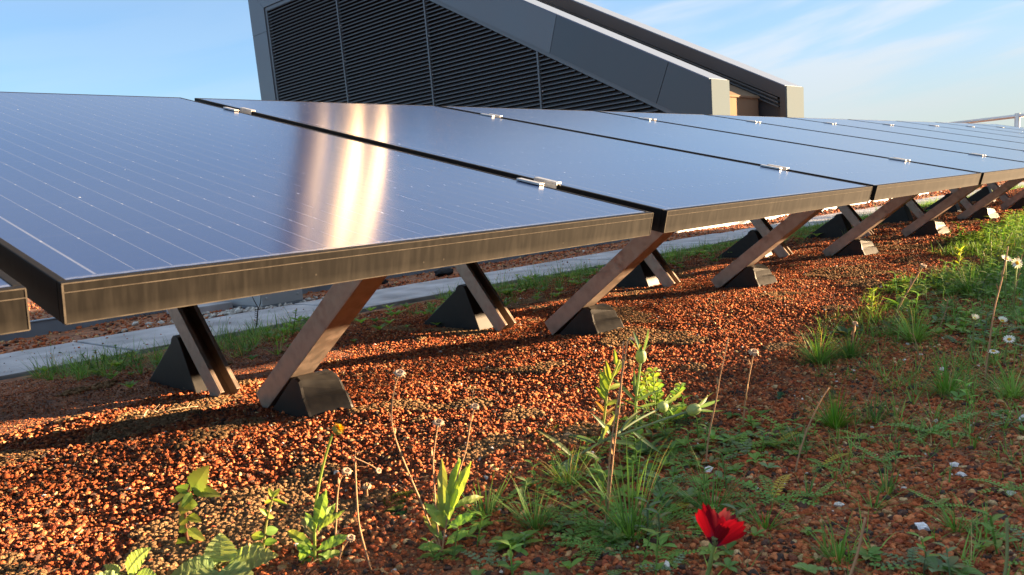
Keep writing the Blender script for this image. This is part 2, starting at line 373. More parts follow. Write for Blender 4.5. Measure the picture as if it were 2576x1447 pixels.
# paving path: concrete slabs with dark joints, dark edging strips
pm = MB(); pm.box(-6, 60, 2.965, 3.625, -.10, -.012); pth = pm.build('path_base', M_edge); tag(pth, kind='structure')
pm = MB(); x = -6 + .909 % 1.02 - 1.02 + .14
sl_x = []
while x < 40: sl_x.append(x); x += 1.02
for i, xx in enumerate(sl_x):
    pm.box(xx + .006, xx + 1.014, 2.985, 3.590, -.03, .008 + .003 * ((i * 7) % 3))
p = pm.build('path', M_conc, bevel=.003); tag(p, kind='structure')
e = MB(); e.box(-6, 14, 4.235, 4.36, -.03, .055); e.box(-6, 14, 4.23, 4.25, .055, .062)
o = e.build('metal_edging', M_zinc, bevel=.002); tag(o, 'long pale blue-grey metal edging strip lying on the gravel beyond the paved path', 'edging')

# ------------------------------------------------------------------ stones
def ico(sub):
    import bmesh
    bm = bmesh.new(); bmesh.ops.create_icosphere(bm, subdivisions=sub, radius=1)
    v = np.array([x.co[:] for x in bm.verts]); f = np.array([[q.index for q in x.verts] for x in bm.faces]); bm.free(); return v, f
V1, F1 = ico(1); V2, F2 = ico(2)
def rotm(n):
    q = rng.normal(size=(n, 4)); q /= np.linalg.norm(q, axis=1)[:, None]; w_, x_, y_, z_ = q.T
    return np.stack([1 - 2 * (y_**2 + z_**2), 2 * (x_*y_ - z_*w_), 2 * (x_*z_ + y_*w_), 2 * (x_*y_ + z_*w_), 1 - 2 * (x_**2 + z_**2), 2 * (y_*z_ - x_*w_), 2 * (x_*z_ - y_*w_), 2 * (y_*z_ + x_*w_), 1 - 2 * (x_**2 + y_**2)], -1).reshape(n, 3, 3)
def stones(xy, z, size, colr, V, F_, ang):
    """arrays of stones; ang = how angular"""
    n = len(xy)
    jit = 1.1 + (rng.random((n, len(V))) - .5) * ang[:, None] * .6
    P = V[None] * jit[..., None]
    for _ in range(5):                     # broken faces
        nn = rng.normal(size=(n, 3)); nn /= np.linalg.norm(nn, axis=1)[:, None]
        dd = np.where(ang < .2, 2.0, rng.uniform(.35, .75, n)); ex = np.maximum(np.einsum('nvi,ni->nv', P, nn) - dd[:, None], 0)
        P = P - ex[..., None] * nn[:, None, :]
    sc_ = np.stack([np.ones(n), rng.uniform(.6, 1, n), rng.uniform(.4, .85, n)], -1)
    sc_ = np.where((ang < .2)[:, None], 1.0, sc_)
    P = P * sc_[:, None, :] * size[:, None, None]
    P = np.einsum('nij,nvj->nvi', rotm(n), P)
    P[..., 2] *= .8
    P[..., 0] += xy[:, 0, None]; P[..., 1] += xy[:, 1, None]; P[..., 2] += (z + size * .25)[:, None]
    Fc = F_[None] + (np.arange(n) * len(V))[:, None, None]
    C = np.repeat(colr[:, None, :], len(V), 1)
    return P.reshape(-1, 3), Fc.reshape(-1, 3), C.reshape(-1, 3)
def tri_obj(name, parts, mt):
    off = 0; vs = []; fs = []; cs = []
    for P, Fc, C in parts: vs.append(P); fs.append(Fc + off); cs.append(C); off += len(P)
    v = np.concatenate(vs); f = np.concatenate(fs); c = np.concatenate(cs)
    me = bpy.data.meshes.new(name); me.vertices.add(len(v)); me.vertices.foreach_set('co', v.astype(np.float32).ravel())
    me.loops.add(f.size); me.loops.foreach_set('vertex_index', f.astype(np.int32).ravel())
    me.polygons.add(len(f)); me.polygons.foreach_set('loop_start', np.arange(0, f.size, 3, dtype=np.int32)); me.update()
    ca = me.color_attributes.new('col', 'FLOAT_COLOR', 'POINT'); ca.data.foreach_set('color', np.concatenate([c, np.ones((len(c), 1))], 1).astype(np.float32).ravel())
    me.materials.append(mt); o = bpy.data.objects.new(name, me); col.objects.link(o); return o
PAL = np.array([(.36, .120, .056), (.30, .090, .042), (.42, .165, .080), (.24, .075, .045), (.34, .150, .080), (.13, .055, .04), (.055, .045, .045), (.085, .055, .050), (.38, .25, .14), (.46, .36, .22), (.75, .72, .66)])
PAL = PAL * np.array([1.4, 1.27, 1.1]); PAL[10] = (.75, .73, .68)
WT = np.array([.17, .19, .11, .15, .10, .10, .07, .07, .045, .022, .004]); WT = WT / WT.sum()
def inview(x, y, pad=.12):
    d = np.stack([x, y, np.zeros_like(x) - CAM[2]], -1) @ R
    u = d[:, 0] / -d[:, 2] * F / 1287.5; vv = (CY - d[:, 1] / -d[:, 2] * F) / 1447
    return (-d[:, 2] > .05) & (abs(u) < 1 + pad) & (vv < 1 + pad)
def scatter(n, x0, x1, y0, y1, smin, smax, V, F_, clayf=1.0, rear=False, pad=.22):
    x = rng.uniform(x0, x1, n); y = rng.uniform(y0, y1, n); k = inview(x, y, pad); x, y = x[k], y[k]
    if not rear:      # thin out where fine soil shows
        m2 = vnoise(x, y, 5, 21); k = rng.random(len(x)) < np.clip(.55 + m2 * .9, 0, 1); x, y = x[k], y[k]
    n = len(x); u = rng.random(n)
    size = smin + (smax - smin) * u ** 3.2
    c = PAL[rng.choice(len(PAL), n, p=WT)] * rng.uniform(.7, 1.25, n)[:, None]
    ang = np.full(n, .75)
    clay = (vnoise(x, y, 3.6, 11) * .5 + vnoise(x, y, 11, 12) * .5 > .64) & (rng.random(n) < .42 * clayf) & (y > .9) & (y < 2.4)
    ang[clay] = .10; size[clay] = rng.uniform(.0042, .0062, clay.sum()) * max(1, smin / .0035)
    c[clay] = np.array([.27, .165, .085]) * rng.uniform(.6, 1.3, clay.sum())[:, None]
    z = (np.where(y < 3.61, .010, far_h(x, y)) if rear else hgt(x, y))
    return stones(np.stack([x, y], -1), z, size, c, V, F_, ang)
P_ = []
P_.append(scatter(88000, -.1, 1.5, .1, 2.1, .0023, .0078, V2, F2, pad=.05))        # near, finer shapes
P_.append(scatter(190000, -.1, 1.9, .1, 2.9, .0012, .0038, V1, F1))
P_.append(scatter(72000, 1.5, 2.6, -.3, 2.9, .0026, .0074, V2, F2, pad=.05))
P_.append(scatter(170000, 1.9, 4.6, -.6, 2.9, .0024, .0072, V1, F1))
P_.append(scatter(60000, 1.9, 3.4, -.3, 2.9, .0016, .0040, V1, F1))
P_.append(scatter(150000, 4.6, 12, -1.5, 2.95, .005, .013, V1, F1))
o = tri_obj('gravel', P_, M_stone); tag(o, 'loose red brick gravel and clay pellets covering the roof bed', 'gravel', kind='stuff')
P_ = [scatter(900, 0, 9, 2.99, 3.6, .002, .007, V1, F1, 0, True), scatter(26000, 0, 8, 3.63, 6.5, .006, .016, V1, F1, 0, True), scatter(14000, 8, 24, 3.63, 9, .012, .03, V1, F1, 0, True)]
o = tri_obj('rear_gravel', P_, M_stone); tag(o, 'red gravel strip between the paved path and the metal edging', 'gravel', kind='stuff')

# crumbs of pale plaster by the grey box
n = 260; cx = rng.normal(2.0, .22, n); cy = 3.66 + abs(rng.normal(0, .10, n)); k = (cx > 1.35)
cx, cy = cx[k], cy[k]; n = len(cx)
o = tri_obj('plaster_crumbs', [stones(np.stack([cx, cy], -1), np.zeros(n), rng.uniform(.006, .022, n), np.array([(.62, .60, .56)]) * rng.uniform(.6, 1.1, n)[:, None], V1, F1, np.full(n, .7))], M_stone)
tag(o, 'crumbled pale plaster debris beside the grey box', 'debris', kind='stuff')

# single white shards
def rock(name, px, py, s, c, label, cat='stone'):
    g = G(px, py); r_ = np.random.default_rng(int(px * 3 + py))
    jit = 1 + (r_.random(len(V1)) - .5) * .9; P = V1 * jit[:, None] * np.array([1, .75, .5]) * s
    a = r_.random() * 6; P = P @ np.array([[math.cos(a), math.sin(a), 0], [-math.sin(a), math.cos(a), 0], [0, 0, 1]])
    mb = MB(); mb.col = c; mb.add([tuple(q) for q in P], [tuple(f) for f in F1])
    o = mb.build(name, M_stone); o.location = (g.x, g.y, g.z + s * .55); tag(o, label, cat); return o
for px, py, s, c, lb in [
    (2318, 1336, .0105, (.78, .80, .86), 'largest white shard, lying on bare gravel right of the poppy'),
    (2397, 1174, .0075, (.80, .80, .80), 'flat white chip on gravel right of the fern rosette'),
    (2416, 1200, .0085, (.80, .80, .80), 'white wedge-shaped chip just below another flat white chip'),
    (1781, 1189, .0085, (.80, .80, .78), 'white shard among grass above the poppy'),
    (2110, 1278, .0070, (.74, .72, .66), 'off-white pebble right of the poppy below the yellow fern leaf'),
    (2547, 1247, .0070, (.78, .78, .76), 'white triangular chip near the right edge of the gravel'),
    (2572, 1060, .0100, (.78, .78, .78), 'white chip at the far right edge beside short grass'),
    (1429, 1104, .0120, (.42, .32, .20), 'tan pointed stone beside the moss and lying bud stems'),
    (1080, 1478 - 100, .0080, (.62, .52, .36), 'small cream stone near the bottom centre among seedlings'),
    (1352, 1130, .0095, (.34, .10, .06), 'smooth red stone left of the tan pointed stone')]:
    rock('white_shard' if c[0] > .7 else 'stone', px, py, s, c, lb)

# ------------------------------------------------------------------ solar panels
SS = Vector((0, .96802, .25087)); NN = Vector((0, -.25087, .96802))
JX = [.2455] + [1.236 + 1.005 * k for k in range(10)]
SL = 1.705; TH = .040; FRONT = Vector((0, .8105, .3775))
def make_panel(x0, x1, label, cracks=False):
    wd = x1 - x0
    root = thing('solar_panel', (x0, FRONT.y, FRONT.z), label, 'solar panel', 'solar panels in the long tilted row')
    root.rotation_euler = (math.atan2(SS.z, SS.y), 0, 0)
    fr = MB(); b = .0085
    fr.box(0, wd, -.0012, b, -TH, 0); fr.box(0, wd, SL - b, SL, -TH, 0); fr.box(0, b, b, SL - b, -TH, 0); fr.box(wd - b, wd, b, SL - b, -TH, 0)
    fr.box(b, wd - b, b, .03, -TH, -TH + .002); fr.box(b, wd - b, SL - .03, SL - b, -TH, -TH + .002)
    f = fr.build('frame', M_frame, bevel=.0012); f.parent = root
    ln = MB(); ln.box(.0015, wd - .0015, -.0019, -.0011, -.0095, -.0087); ln.box(.0005, wd - .0005, -.0018, -.0010, -.0012, -.0002)
    ln.box(.0003, .0022, -.0018, -.0010, -TH + .001, -.0015); ln.box(wd - .0016, wd - .0003, -.0018, -.0010, -TH + .001, -.0015); ln.box(.0012, wd - .0012, -.0018, -.0010, -TH + .0004, -TH + .0014)
    o = ln.build('frame_edge_line', M_frline); o.parent = root
    g = MB(); g.box(b, wd - b, b, SL - b, -.008, -.0006)
    o = g.build('glass', M_cell); o.parent = root
    bk = MB(); bk.box(b, wd - b, b, SL - b, -.0105, -.0085); o = bk.build('backsheet', M_black); o.parent = root
    return root
def add_clamps(root, wd, gap=.04):
    for yc in (.283, 1.405):
        c = MB(); hw = gap / 2; L_ = .060; xm = wd + hw
        c.box(xm - hw - .011, xm - hw + .003, yc - L_ / 2, yc + L_ / 2, .0005, .0045)
        c.box(xm + hw - .003, xm + hw + .011, yc - L_ / 2, yc + L_ / 2, .0005, .0045)
        c.box(xm - hw + .0005, xm - hw + .003, yc - L_ / 2, yc + L_ / 2, -.022, .0004)
        c.box(xm + hw - .003, xm + hw - .0005, yc - L_ / 2, yc + L_ / 2, -.022, .0004)
        c.box(xm - hw + .003, xm + hw - .003, yc - L_ / 2, yc + L_ / 2, -.022, -.018)
        o = c.build('clamp', M_alu, bevel=.0006); o.parent = root
        s = MB(); s.lathe((xm, yc, -.018), (0, 0, 1), [(.007, 0), (.007, .008), (.004, .0085), (.004, .006)], n=12); q = s.build('bolt', M_alu); q.parent = o
plabels = ['nearest left solar panel, only its dusty right corner showing at the left edge',
 'large nearest whole solar panel with golden streaks reflected in its glass',
 'second whole solar panel, its front edge ending at the joint above the third support',
 'third whole solar panel along the row, between the second and third full joints',
 'fourth whole solar panel along the row, meeting the right edge of the photo',
 'fifth whole solar panel along the row, before the pale end of the dark building',
 'sixth whole solar panel along the row, just right of the building end',
 'seventh whole solar panel along the row, under open sky',
 'eighth whole solar panel along the row, left of the distant handrail',
 'ninth whole solar panel along the row, next to the last one',
 'last solar panel at the far right end of the row below the distant handrail']
edges = [(JX[0] - .98, JX[0] - .0135), (JX[0] + .0145, JX[1] - .0215)] + [(JX[k] + (.0215 if k == 1 else .017), JX[k + 1] - .017) for k in range(1, 10)]
pans = []
for i, (a, b) in enumerate(edges):
    r = make_panel(a, b, plabels[i])
    if i < 10: add_clamps(r, b - a, gap=(edges[i + 1][0] - b))
    pans.append(r)

# ------------------------------------------------------------------ supports
def chan(mb, P0, P1, width, depth, nrm, t=.003):
    """C channel from P0 to P1 in a YZ plane, x from 0 to width; nrm = YZ direction of the open side; web at P0..P1"""
    P0, P1, nrm = Vector((0, *P0)), Vector((0, *P1)), Vector((0, *nrm)).normalized()
    def sl_(x0, x1, d0, d1):
        q = []
        for P in (P0, P1):
            for (xx, dd) in ((x0, d0), (x1, d0), (x1, d1), (x0, d1)): q.append(P + Vector((xx, 0, 0)) + nrm * dd)
        mb.add(q, [(0, 1, 2, 3), (7, 6, 5, 4), (0, 4, 5, 1), (1, 5, 6, 2), (2, 6, 7, 3), (3, 7, 4, 0)])
    sl_(0, width, 0, t); sl_(0, t, t, depth); sl_(width - t, width, t, depth)
    sl_(t, .011, depth - t, depth); sl_(width - .011, width - t, depth - t, depth)
def make_support(x0, z0, label):
    root = thing('panel_support', (x0, 1.79, z0), label, 'support frame', 'V-shaped supports under the solar panels')
    ins = thing.__name__
    def bl(mb, name, mt, parent=root, **k):
        ob = mb.build(name, mt, **k); ob.parent = parent; return ob
    def U(y): return .3775 - .040 / .968 + .2592 * (y - .8105) - .002 - z0        # panel underside
    # front leg: web line lower front side
    d = Vector((0, -.816, .578)); nb = Vector((.578, .816))                   # towards upper back
    a0 = (1.712 + .05, .080 - .012 - .045); 
    def rel(y, z): return (y - 1.79, z)
    fl = MB()
    y0, z_0 = 1.582, .0815; s = -.708
    bot_y = 1.582 + .135; P0 = rel(bot_y, z_0 + s * (bot_y - y0)); top_y = (z_0 + .708 * y0 - (.3775 - .0413 - .2592 * .8105 - z0) + .055) / (.708 + .2592) * 1.0; top_y = max(top_y, 1.10); P1 = rel(top_y, z_0 + s * (top_y - y0))
    chan(fl, P0, P1, .06, .050, (nb.x, nb.y)); bl(fl, 'front_leg', M_leg, bevel=.0008)
    # rear leg: web at the back, open to the front; left edge (back) line (1.983,.006)->(2.146,.209)
    rl = MB(); k = 1.25; yb = 1.962; P0 = rel(yb, .006 + k * (yb - 1.983)); yt = (.3775 - .0433 - .2592 * .8105 - z0 - .006 + k * 1.983) / (k - .2592) - .045; P1 = rel(yt, .006 + k * (yt - 1.983))
    chan(rl, P0, P1, .055, .052, (-.78, .62)); bl(rl, 'rear_leg', M_leg, bevel=.0008)
    # ballast feet
    ff = MB()
    prof = [(1.745, -.05), (1.590, .074), (1.583, .0795), (1.568, .081), (1.548, .074), (1.532, .060), (1.522, .040), (1.519, .036), (1.516, .037), (1.512, .032), (1.500, .008), (1.478, -.05)]
    W0, W1 = 0.001, .095
    n = len(prof); vs = []
    for xx, sc0 in ((W0, 0), (W0 + .006, 0), (W1 - .006, 0), (W1, 0)):
        ins_ = .004 if xx in (W0, W1) else 0
        for (y, z) in prof:
            yy, zz = y - 1.79, z - ins_
            if xx <= .01 and y < 1.56: yy += .034 * min(1, (1.56 - y) / .05)      # near face leans back
            vs.append((xx, yy, zz))
    fs = [tuple(range(n)), tuple(range(4 * n - 1, 3 * n - 1, -1))]
    for r_ in range(3):
        for i in range(n): fs.append((r_ * n + i, (r_ + 1) * n + i, (r_ + 1) * n + (i + 1) % n, r_ * n + (i + 1) % n))
    ff.add(vs, fs); bl(ff, 'front_foot', M_foot)
    rf = MB()
    prof = [(2.030, -.05), (2.06, .03), (2.098, .128), (2.106, .142), (2.118, .148), (2.132, .146), (2.145, .137), (2.152, .124), (2.158, .122), (2.42, -.05)]
    rf.prism([(y - 1.79, z) for y, z in prof], -.004, .085); bl(rf, 'rear_foot', M_foot, bevel=.002)
    rb = MB(); rb.box(.0, .06, 1.095 - 1.79, 1.135 - 1.79, U(1.12) - .014, U(1.12) - .001); bl(rb, 'front_bracket', M_alu)
    rb = MB(); rb.box(.0, .06, 2.40 - 1.79, 2.44 - 1.79, U(2.41) - .014, U(2.41) - .003); bl(rb, 'rear_bracket', M_alu)
    return root
slab = ['leftmost visible V-shaped support with two black feet, nearest the camera',
 'second V-shaped support from the left, standing beneath the first full panel joint',
 'third V-shaped support from the left with its rear foot deep in shade',
 'fourth V-shaped support from the left, just left of the tall weeds',
 'fifth V-shaped support from the left in the crossing row of legs',
 'sixth V-shaped support from the left in the crossing row of legs',
 'seventh V-shaped support, near the right edge of the photo',
 'eighth V-shaped support, partly hidden at the right edge of the photo']
SXS = [.935, 1.965, 3.01, 4.11, 5.25, 6.36, 7.5, 8.6]
for i, xx in enumerate(SXS): make_support(xx, .008 * max(0, xx - 2) * .9, slab[i])

# grey enclosure box and pads by the path
bx = thing('junction_box', (2.085, 3.70, 0), 'grey metal box standing beyond the path behind the nearest panel edge', 'box')
m_ = MB(); m_.box(2.085, 2.32, 3.70, 4.20, .012, .30); part(m_, 'housing', M_box, bx, bevel=.004)
m_ = MB(); m_.box(2.075, 2.33, 3.69, 4.21, 0, .0115); part(m_, 'base_plate', M_zinc, bx)
for (xx, zz) in ((2.11, .05), (2.29, .05)):
    m_ = MB(); m_.lathe((xx, 3.70, zz), (0, -1, 0), [(.005, 0), (.005, .003), (.003, .004)], n=8); part(m_, 'bolt', M_alu, bx)
m_ = MB(); m_.box(1.80, 2.06, 3.95, 4.15, -.01, .035); o = m_.build('concrete_pad', M_conc, bevel=.004); tag(o, 'flat concrete pad left of the grey box, dusted with plaster crumbs', 'concrete pad')
for (xx, yy, a, lb) in ((3.55, 3.98, .3, 'black rubber lump on the red gravel beyond the path'), (3.0, 4.0, -.2, 'smaller dark lump of rubber left of the larger one beyond the path')):
    mb = MB(); mb.col = (.02, .022, .026); P = V2 * (1 + (np.random.default_rng(int(xx * 10)).random(len(V2)) - .5) * .3)[:, None] * np.array([.10, .05, .028])
    mb.add([tuple(q) for q in P], [tuple(f) for f in F2]); o = mb.build('rubber_block', M_stone); o.location = (xx, yy, .01); o.rotation_euler[2] = a; tag(o, lb, 'rubber block')

# ------------------------------------------------------------------ plant room building with two fins
bd = thing('plant_room', (14.05, 8, 0), 'dark grey wedge-shaped rooftop plant building with louvred side and pale end fins', 'building')
XF, XB = 14.05, 17.13
def zl(y): return 2.305 + .525 * (y - 8)          # top slope
def zo(y): return 1.83 + .538 * (y - 8.77)        # opening slope
TOPZ, OPZ, YL = 7.40, 6.61, 23.30
ym = 8 + (TOPZ - 2.305) / .525; yo = 8.77 + (OPZ - 1.83) / .538
# fin core (dark) behind the cladding, with recess for louvres
m_ = MB(); m_.prism([(8.01, 0), (8.01, zl(8.01) - .012), (ym, TOPZ - .012), (YL - .01, TOPZ - .012), (YL - .01, 0)], XF + .16, XF + .65)
part(m_, 'fin_wall', M_clad, bd)
# cladding frame around the opening, split in sheets with narrow joints
def onface(px, py, X=XF):
    r = ray(px, py); t = X / r[0]; return (r[1] * t, CAM[2] + r[2] * t)
s1 = onface(1400, 45); s1b = onface(1382, 130); s2 = onface(1681, 158); s2b = onface(1650, 251)
def tY(y): return (y, zl(y))
def oY(y): return (y, zo(y))
g_ = .006
cuts = [((8.0, 0.0), (8.70, 0.0)), ]
sheets = [
 [(8.0, 0), (8.0, zl(8)), (s2[0] - g_, zl(s2[0] - g_)), (s2b[0] - g_, zo(s2b[0] - g_)), oY(8.72), (8.72, 0)],
 [(s2[0] + g_, zl(s2[0] + g_)), (s1[0] - g_, zl(s1[0] - g_)), (s1b[0] - g_, zo(s1b[0] - g_)), (s2b[0] + g_, zo(s2b[0] + g_))],
 [(s1[0] + g_, zl(s1[0] + g_)), (15.3, zl(15.3)), (15.7, zo(15.7)), (s1b[0] + g_, zo(s1b[0] + g_))],
 [(15.3 + 2 * g_, zl(15.3 + 2 * g_)), (ym, TOPZ), (18.9, TOPZ), (18.9, OPZ), (yo, OPZ), (15.7 + 2 * g_, zo(15.7 + 2 * g_))],
 [(18.9 + 2 * g_, TOPZ), (YL, TOPZ), (22.51, OPZ), (18.9 + 2 * g_, OPZ)],
]
zs = onface(637, 92)[1]
sheets += [[(YL, TOPZ - .008), (YL, zs), (22.51, zs), (22.51, OPZ - .006)], [(YL, zs - .01), (YL, 0), (22.51, 0), (22.51, zs - .01)]]
for i, sh in enumerate(sheets):
    m_ = MB(); m_.prism(sh, XF, XF + .155)
    part(m_, 'cladding_panel', M_clad if i < 2 else M_clad2, bd)
m_ = MB(); m_.box(XF, XF + .155, 8.72, 22.51, 0, .35); part(m_, 'sill_panel', M_clad, bd)
# inner trim along the opening
m_ = MB()
m_.prism([oY(8.735), (yo, OPZ - .012), (22.50, OPZ - .012), (22.50, .35), (22.40, .35), (22.40, OPZ - .10), (yo + .02, OPZ - .10), (8.80, zo(8.80) - .095), (8.80, .35), (8.735, .35)], XF + .03, XF + .158)
part(m_, 'opening_trim', M_louv, bd)
# louvre bays
mul_y = [8.80, 12.12, 15.56, 18.99, 22.40]
for b in range(4):
    y0, y1 = mul_y[b] + .02, mul_y[b + 1] - .02; lv = MB(); z = .42
    while z < OPZ - .11:
        ya = y0; zt = z + .03
        if zo(ya) - .10 < zt: ya = 8.77 + (zt + .10 - 1.83) / .538
        if ya < y1 - .05:
            P = [(XF + .040, z), (XF + .040, z + .014), (XF + .050, z + .016), (XF + .130, z + .066), (XF + .130, z + .060), (XF + .055, z)]
            n = len(P); lv.add([(px_, ya, pz) for px_, pz in P] + [(px_, y1, pz) for px_, pz in P], [tuple(range(n - 1, -1, -1)), tuple(range(n, 2 * n))] + [(i, (i + 1) % n, (i + 1) % n + n, i + n) for i in range(n)])
        z += .088
    part(lv, 'louvre', M_louv, bd)
for y in mul_y[1:4]:
    zt = min(OPZ - .1, zo(y) - .1); m_ = MB(); m_.box(XF + .022, XF + .12, y - .022, y + .022, .35, zt); part(m_, 'mullion', M_louv, bd)
    m_ = MB(); zz = .9
    while zz < zt: m_.lathe((XF + .036, y - .07, zz), (-1, 0, 0), [(.014, 0), (.014, .008), (.006, .012)], n=8); zz += .9
    part(m_, 'screw', M_alu, bd)
m_ = MB(); m_.box(XF + .142, XF + .158, 8.8, 22.4, .35, OPZ - .1); 
m_ = MB(); m_.prism([(8.8, .35), (8.8, zo(8.8) - .1), (yo, OPZ - .1), (22.4, OPZ - .1), (22.4, .35)], XF + .142, XF + .159); part(m_, 'louvre_void', M_void, bd)
# pale end faces and copings of both fins
m_ = MB(); m_.box(XF - .004, XF + .654, 7.970, 8.008, 0, zl(8) + .012); part(m_, 'end_face', M_cap, bd)
m_ = MB(); m_.prism([(8.010, zl(8.010)), (ym, TOPZ + .002), (YL + .02, TOPZ + .002), (YL + .02, TOPZ + .03), (ym - .01, TOPZ + .03), (8.010, zl(8.010) + .022)], XF - .005, XF + .655); part(m_, 'coping', M_cope, bd)
m_ = MB(); m_.prism([(8.01, 0), (8.01, zl(8.01) - .012), (ym, TOPZ - .012), (YL - .01, TOPZ - .012), (YL - .01, 0)], XB + .14, XB + .80); part(m_, 'rear_fin_wall', M_clad, bd)
zi = lambda y: zl(y) - .27
m_ = MB(); m_.prism([(8.0, 0), (8.0, zl(8)), (ym, TOPZ), (YL, TOPZ), (YL, TOPZ - .25), (ym + .1, TOPZ - .25), (8.13, zi(8.13)), (8.13, 0)], XB, XB + .138); part(m_, 'rear_fin_frame', M_clad, bd)
m_ = MB()
for k_ in range(3):
    o1 = .30 + .085 * k_; m_.prism([(8.2, zl(8.2) - o1), (ym, TOPZ - o1), (ym, TOPZ - o1 - .03), (8.2, zl(8.2) - o1 - .03)], XB + .03 + .02 * k_, XB + .139)
part(m_, 'flashing', M_louv, bd)
m_ = MB(); m_.box(XB - .004, XB + .804, 7.970, 8.008, 0, zl(8) + .012); part(m_, 'rear_end_face', M_cap, bd)
m_ = MB(); m_.prism([(8.010, zl(8.010)), (ym, TOPZ + .002), (YL + .02, TOPZ + .002), (YL + .02, TOPZ + .03), (ym - .01, TOPZ + .03), (8.010, zl(8.010) + .022)], XB - .005, XB + .805); part(m_, 'rear_coping', M_cope, bd)
# valley between the fins
zr = lambda y: 2.17 + .525 * (y - 8.62)
yr = 8.62 + (6.95 - 2.17) / .525
m_ = MB(); m_.prism([(8.62, 0), (8.62, 2.17), (yr, 6.95), (YL - .05, 6.95), (YL - .05, 0)], XF + .652, XB - .002); part(m_, 'valley_wall', M_inner, bd)
m_ = MB(); m_.prism([(8.585, 2.145), (8.585, 2.185), (yr, 6.98), (yr, 6.952)], XF + .652, XB - .002); part(m_, 'valley_roof', M_inner, bd)
# flues rising from the valley roof: what the near panel mirrors
for (az, r_, Xc, ztop, lb) in ((54.15, .50, 16.0, 17.4, 'wide dull grey steel flue above the dark plant building, leftmost of three'),
                          (51.75, .44, 15.9, 17.0, 'tall golden-lit steel flue above the plant building, middle of three'),
                          (49.95, .32, 15.9, 17.0, 'tall golden-lit steel flue above the plant building, rightmost of three')):
    y = Xc * math.tan(math.radians(az)); fl = thing('steel_flue', (Xc, y, 6.95), lb, 'flue', 'steel flues on the plant building')
    zb = min(6.98, zr(y)) if y < yr else 6.98
    m_ = MB(); m_.lathe((Xc, y, zb), (0, 0, 1), [(r_, 0), (r_, ztop - zb)], n=48); part(m_, 'pipe', M_grey if az > 54 else M_steel, fl, smooth=False)
    for zz in (8.2, 11.0, 13.2):
        m_ = MB(); m_.lathe((Xc, y, zz), (0, 0, 1), [(r_, 0), (r_ + .03, .01), (r_ + .03, .07), (r_, .08)], n=48); part(m_, 'collar', M_steel, fl)
    m_ = MB(); m_.lathe((Xc, y, ztop), (0, 0, 1), [(r_ + .04, 0), (r_ + .04, .2), (r_ * .5, .45)], n=48); part(m_, 'cap', M_steel, fl)

# ------------------------------------------------------------------ distant handrail; unseen parapet and added rail for shade
rl = thing('handrail', (14, 3.1, 0), 'distant steel handrail with one post against the sky at the right edge', 'handrail')
m_ = MB(); m_.tube([(14, -3.0, 1.02), (14, 4.6, 1.02)], .027, n=12); part(m_, 'top_rail', M_rail, rl, smooth=True)
for y in (3.06, .9, -1.3, 4.6):
    m_ = MB(); m_.tube([(14, y, -.05), (14, y, 1.06 if y == 3.06 else 1.03)], .036, n=12); part(m_, 'post', M_rail, rl, smooth=True)
pw = thing('shade_parapet', (0, -3.0, 0), 'unseen low parapet behind the camera, placed to shade the foreground gravel', 'parapet')  # out of view; placed and angled so its top edge shades the foreground
def ry(x): return -2.91 + .08 * (x - 8.0)
m_ = MB(); m_.add([(x, ry(x) + dy, z) for dy in (0, -.22) for z in (-.15, .928) for x in (-9, 36)], [(0, 1, 3, 2), (5, 4, 6, 7), (0, 4, 5, 1), (2, 3, 7, 6), (0, 2, 6, 4), (1, 5, 7, 3)]); part(m_, 'wall', M_wall, pw)
m_ = MB(); m_.add([(x, ry(x) + dy, z) for dy in (.02, -.24) for z in (.93, .955) for x in (-9, 36)], [(0, 1, 3, 2), (5, 4, 6, 7), (0, 4, 5, 1), (2, 3, 7, 6), (0, 2, 6, 4), (1, 5, 7, 3)]); part(m_, 'coping', M_zinc, pw)
m_ = MB(); m_.tube([(-9, ry(-9) - .03, 1.135), (36, ry(36) - .03, 1.135)], .021, n=12); part(m_, 'rail', M_rail, pw, smooth=True)  # rail added out of view to lay a soft shadow streak across the gravel
for i in range(15):
    m_ = MB(); m_.tube([(-8.5 + i * 3, ry(-8.5 + i * 3) - .03, .98), (-8.5 + i * 3, ry(-8.5 + i * 3) - .03, 1.12)], .012, n=8); part(m_, 'shadow_rail_post', M_rail, pw)

#PLANTS#
# ------------------------------------------------------------------ plants
GR = (.19, .34, .07); GRL = (.20, .31, .08); GRD = (.12, .24, .06); GRB = (.10, .17, .075); TAN = (.40, .24, .13); TAND = (.16, .09, .06); YG = (.27, .38, .06); OLD = (.38, .34, .06)
def jc(c, a=.2):
    k = random.uniform(1 - a, 1 + a); return tuple(min(1, x * k * random.uniform(.93, 1.07)) for x in c)
def V3(*a): return Vector(a)
UP = Vector((0, 0, 1)); RT = Vector((R[0, 0], R[1, 0], 0)).normalized()
def P2(base, pts, off=0):
    return [At(x, y, base, off) for x, y in pts]
def smooth_path(pts, k=4):
    pts = [Vector(p) for p in pts]; out = []
    for i in range(len(pts) - 1):
        p0 = pts[max(i - 1, 0)]; p1 = pts[i]; p2 = pts[i + 1]; p3 = pts[min(i + 2, len(pts) - 1)]
        for j in range(k):
            t = j / k; out.append(.5 * ((2 * p1) + (p2 - p0) * t + (2 * p0 - 5 * p1 + 4 * p2 - p3) * t * t + (3 * p1 - p0 - 3 * p2 + p3) * t ** 3))
    return out + [pts[-1]]
def mm(px, base): return px * (Vector(base) - Vector(CAM)).dot(Vector((-R[0, 2], -R[1, 2], -R[2, 2]))) / F    # picture pixels to metres at the base
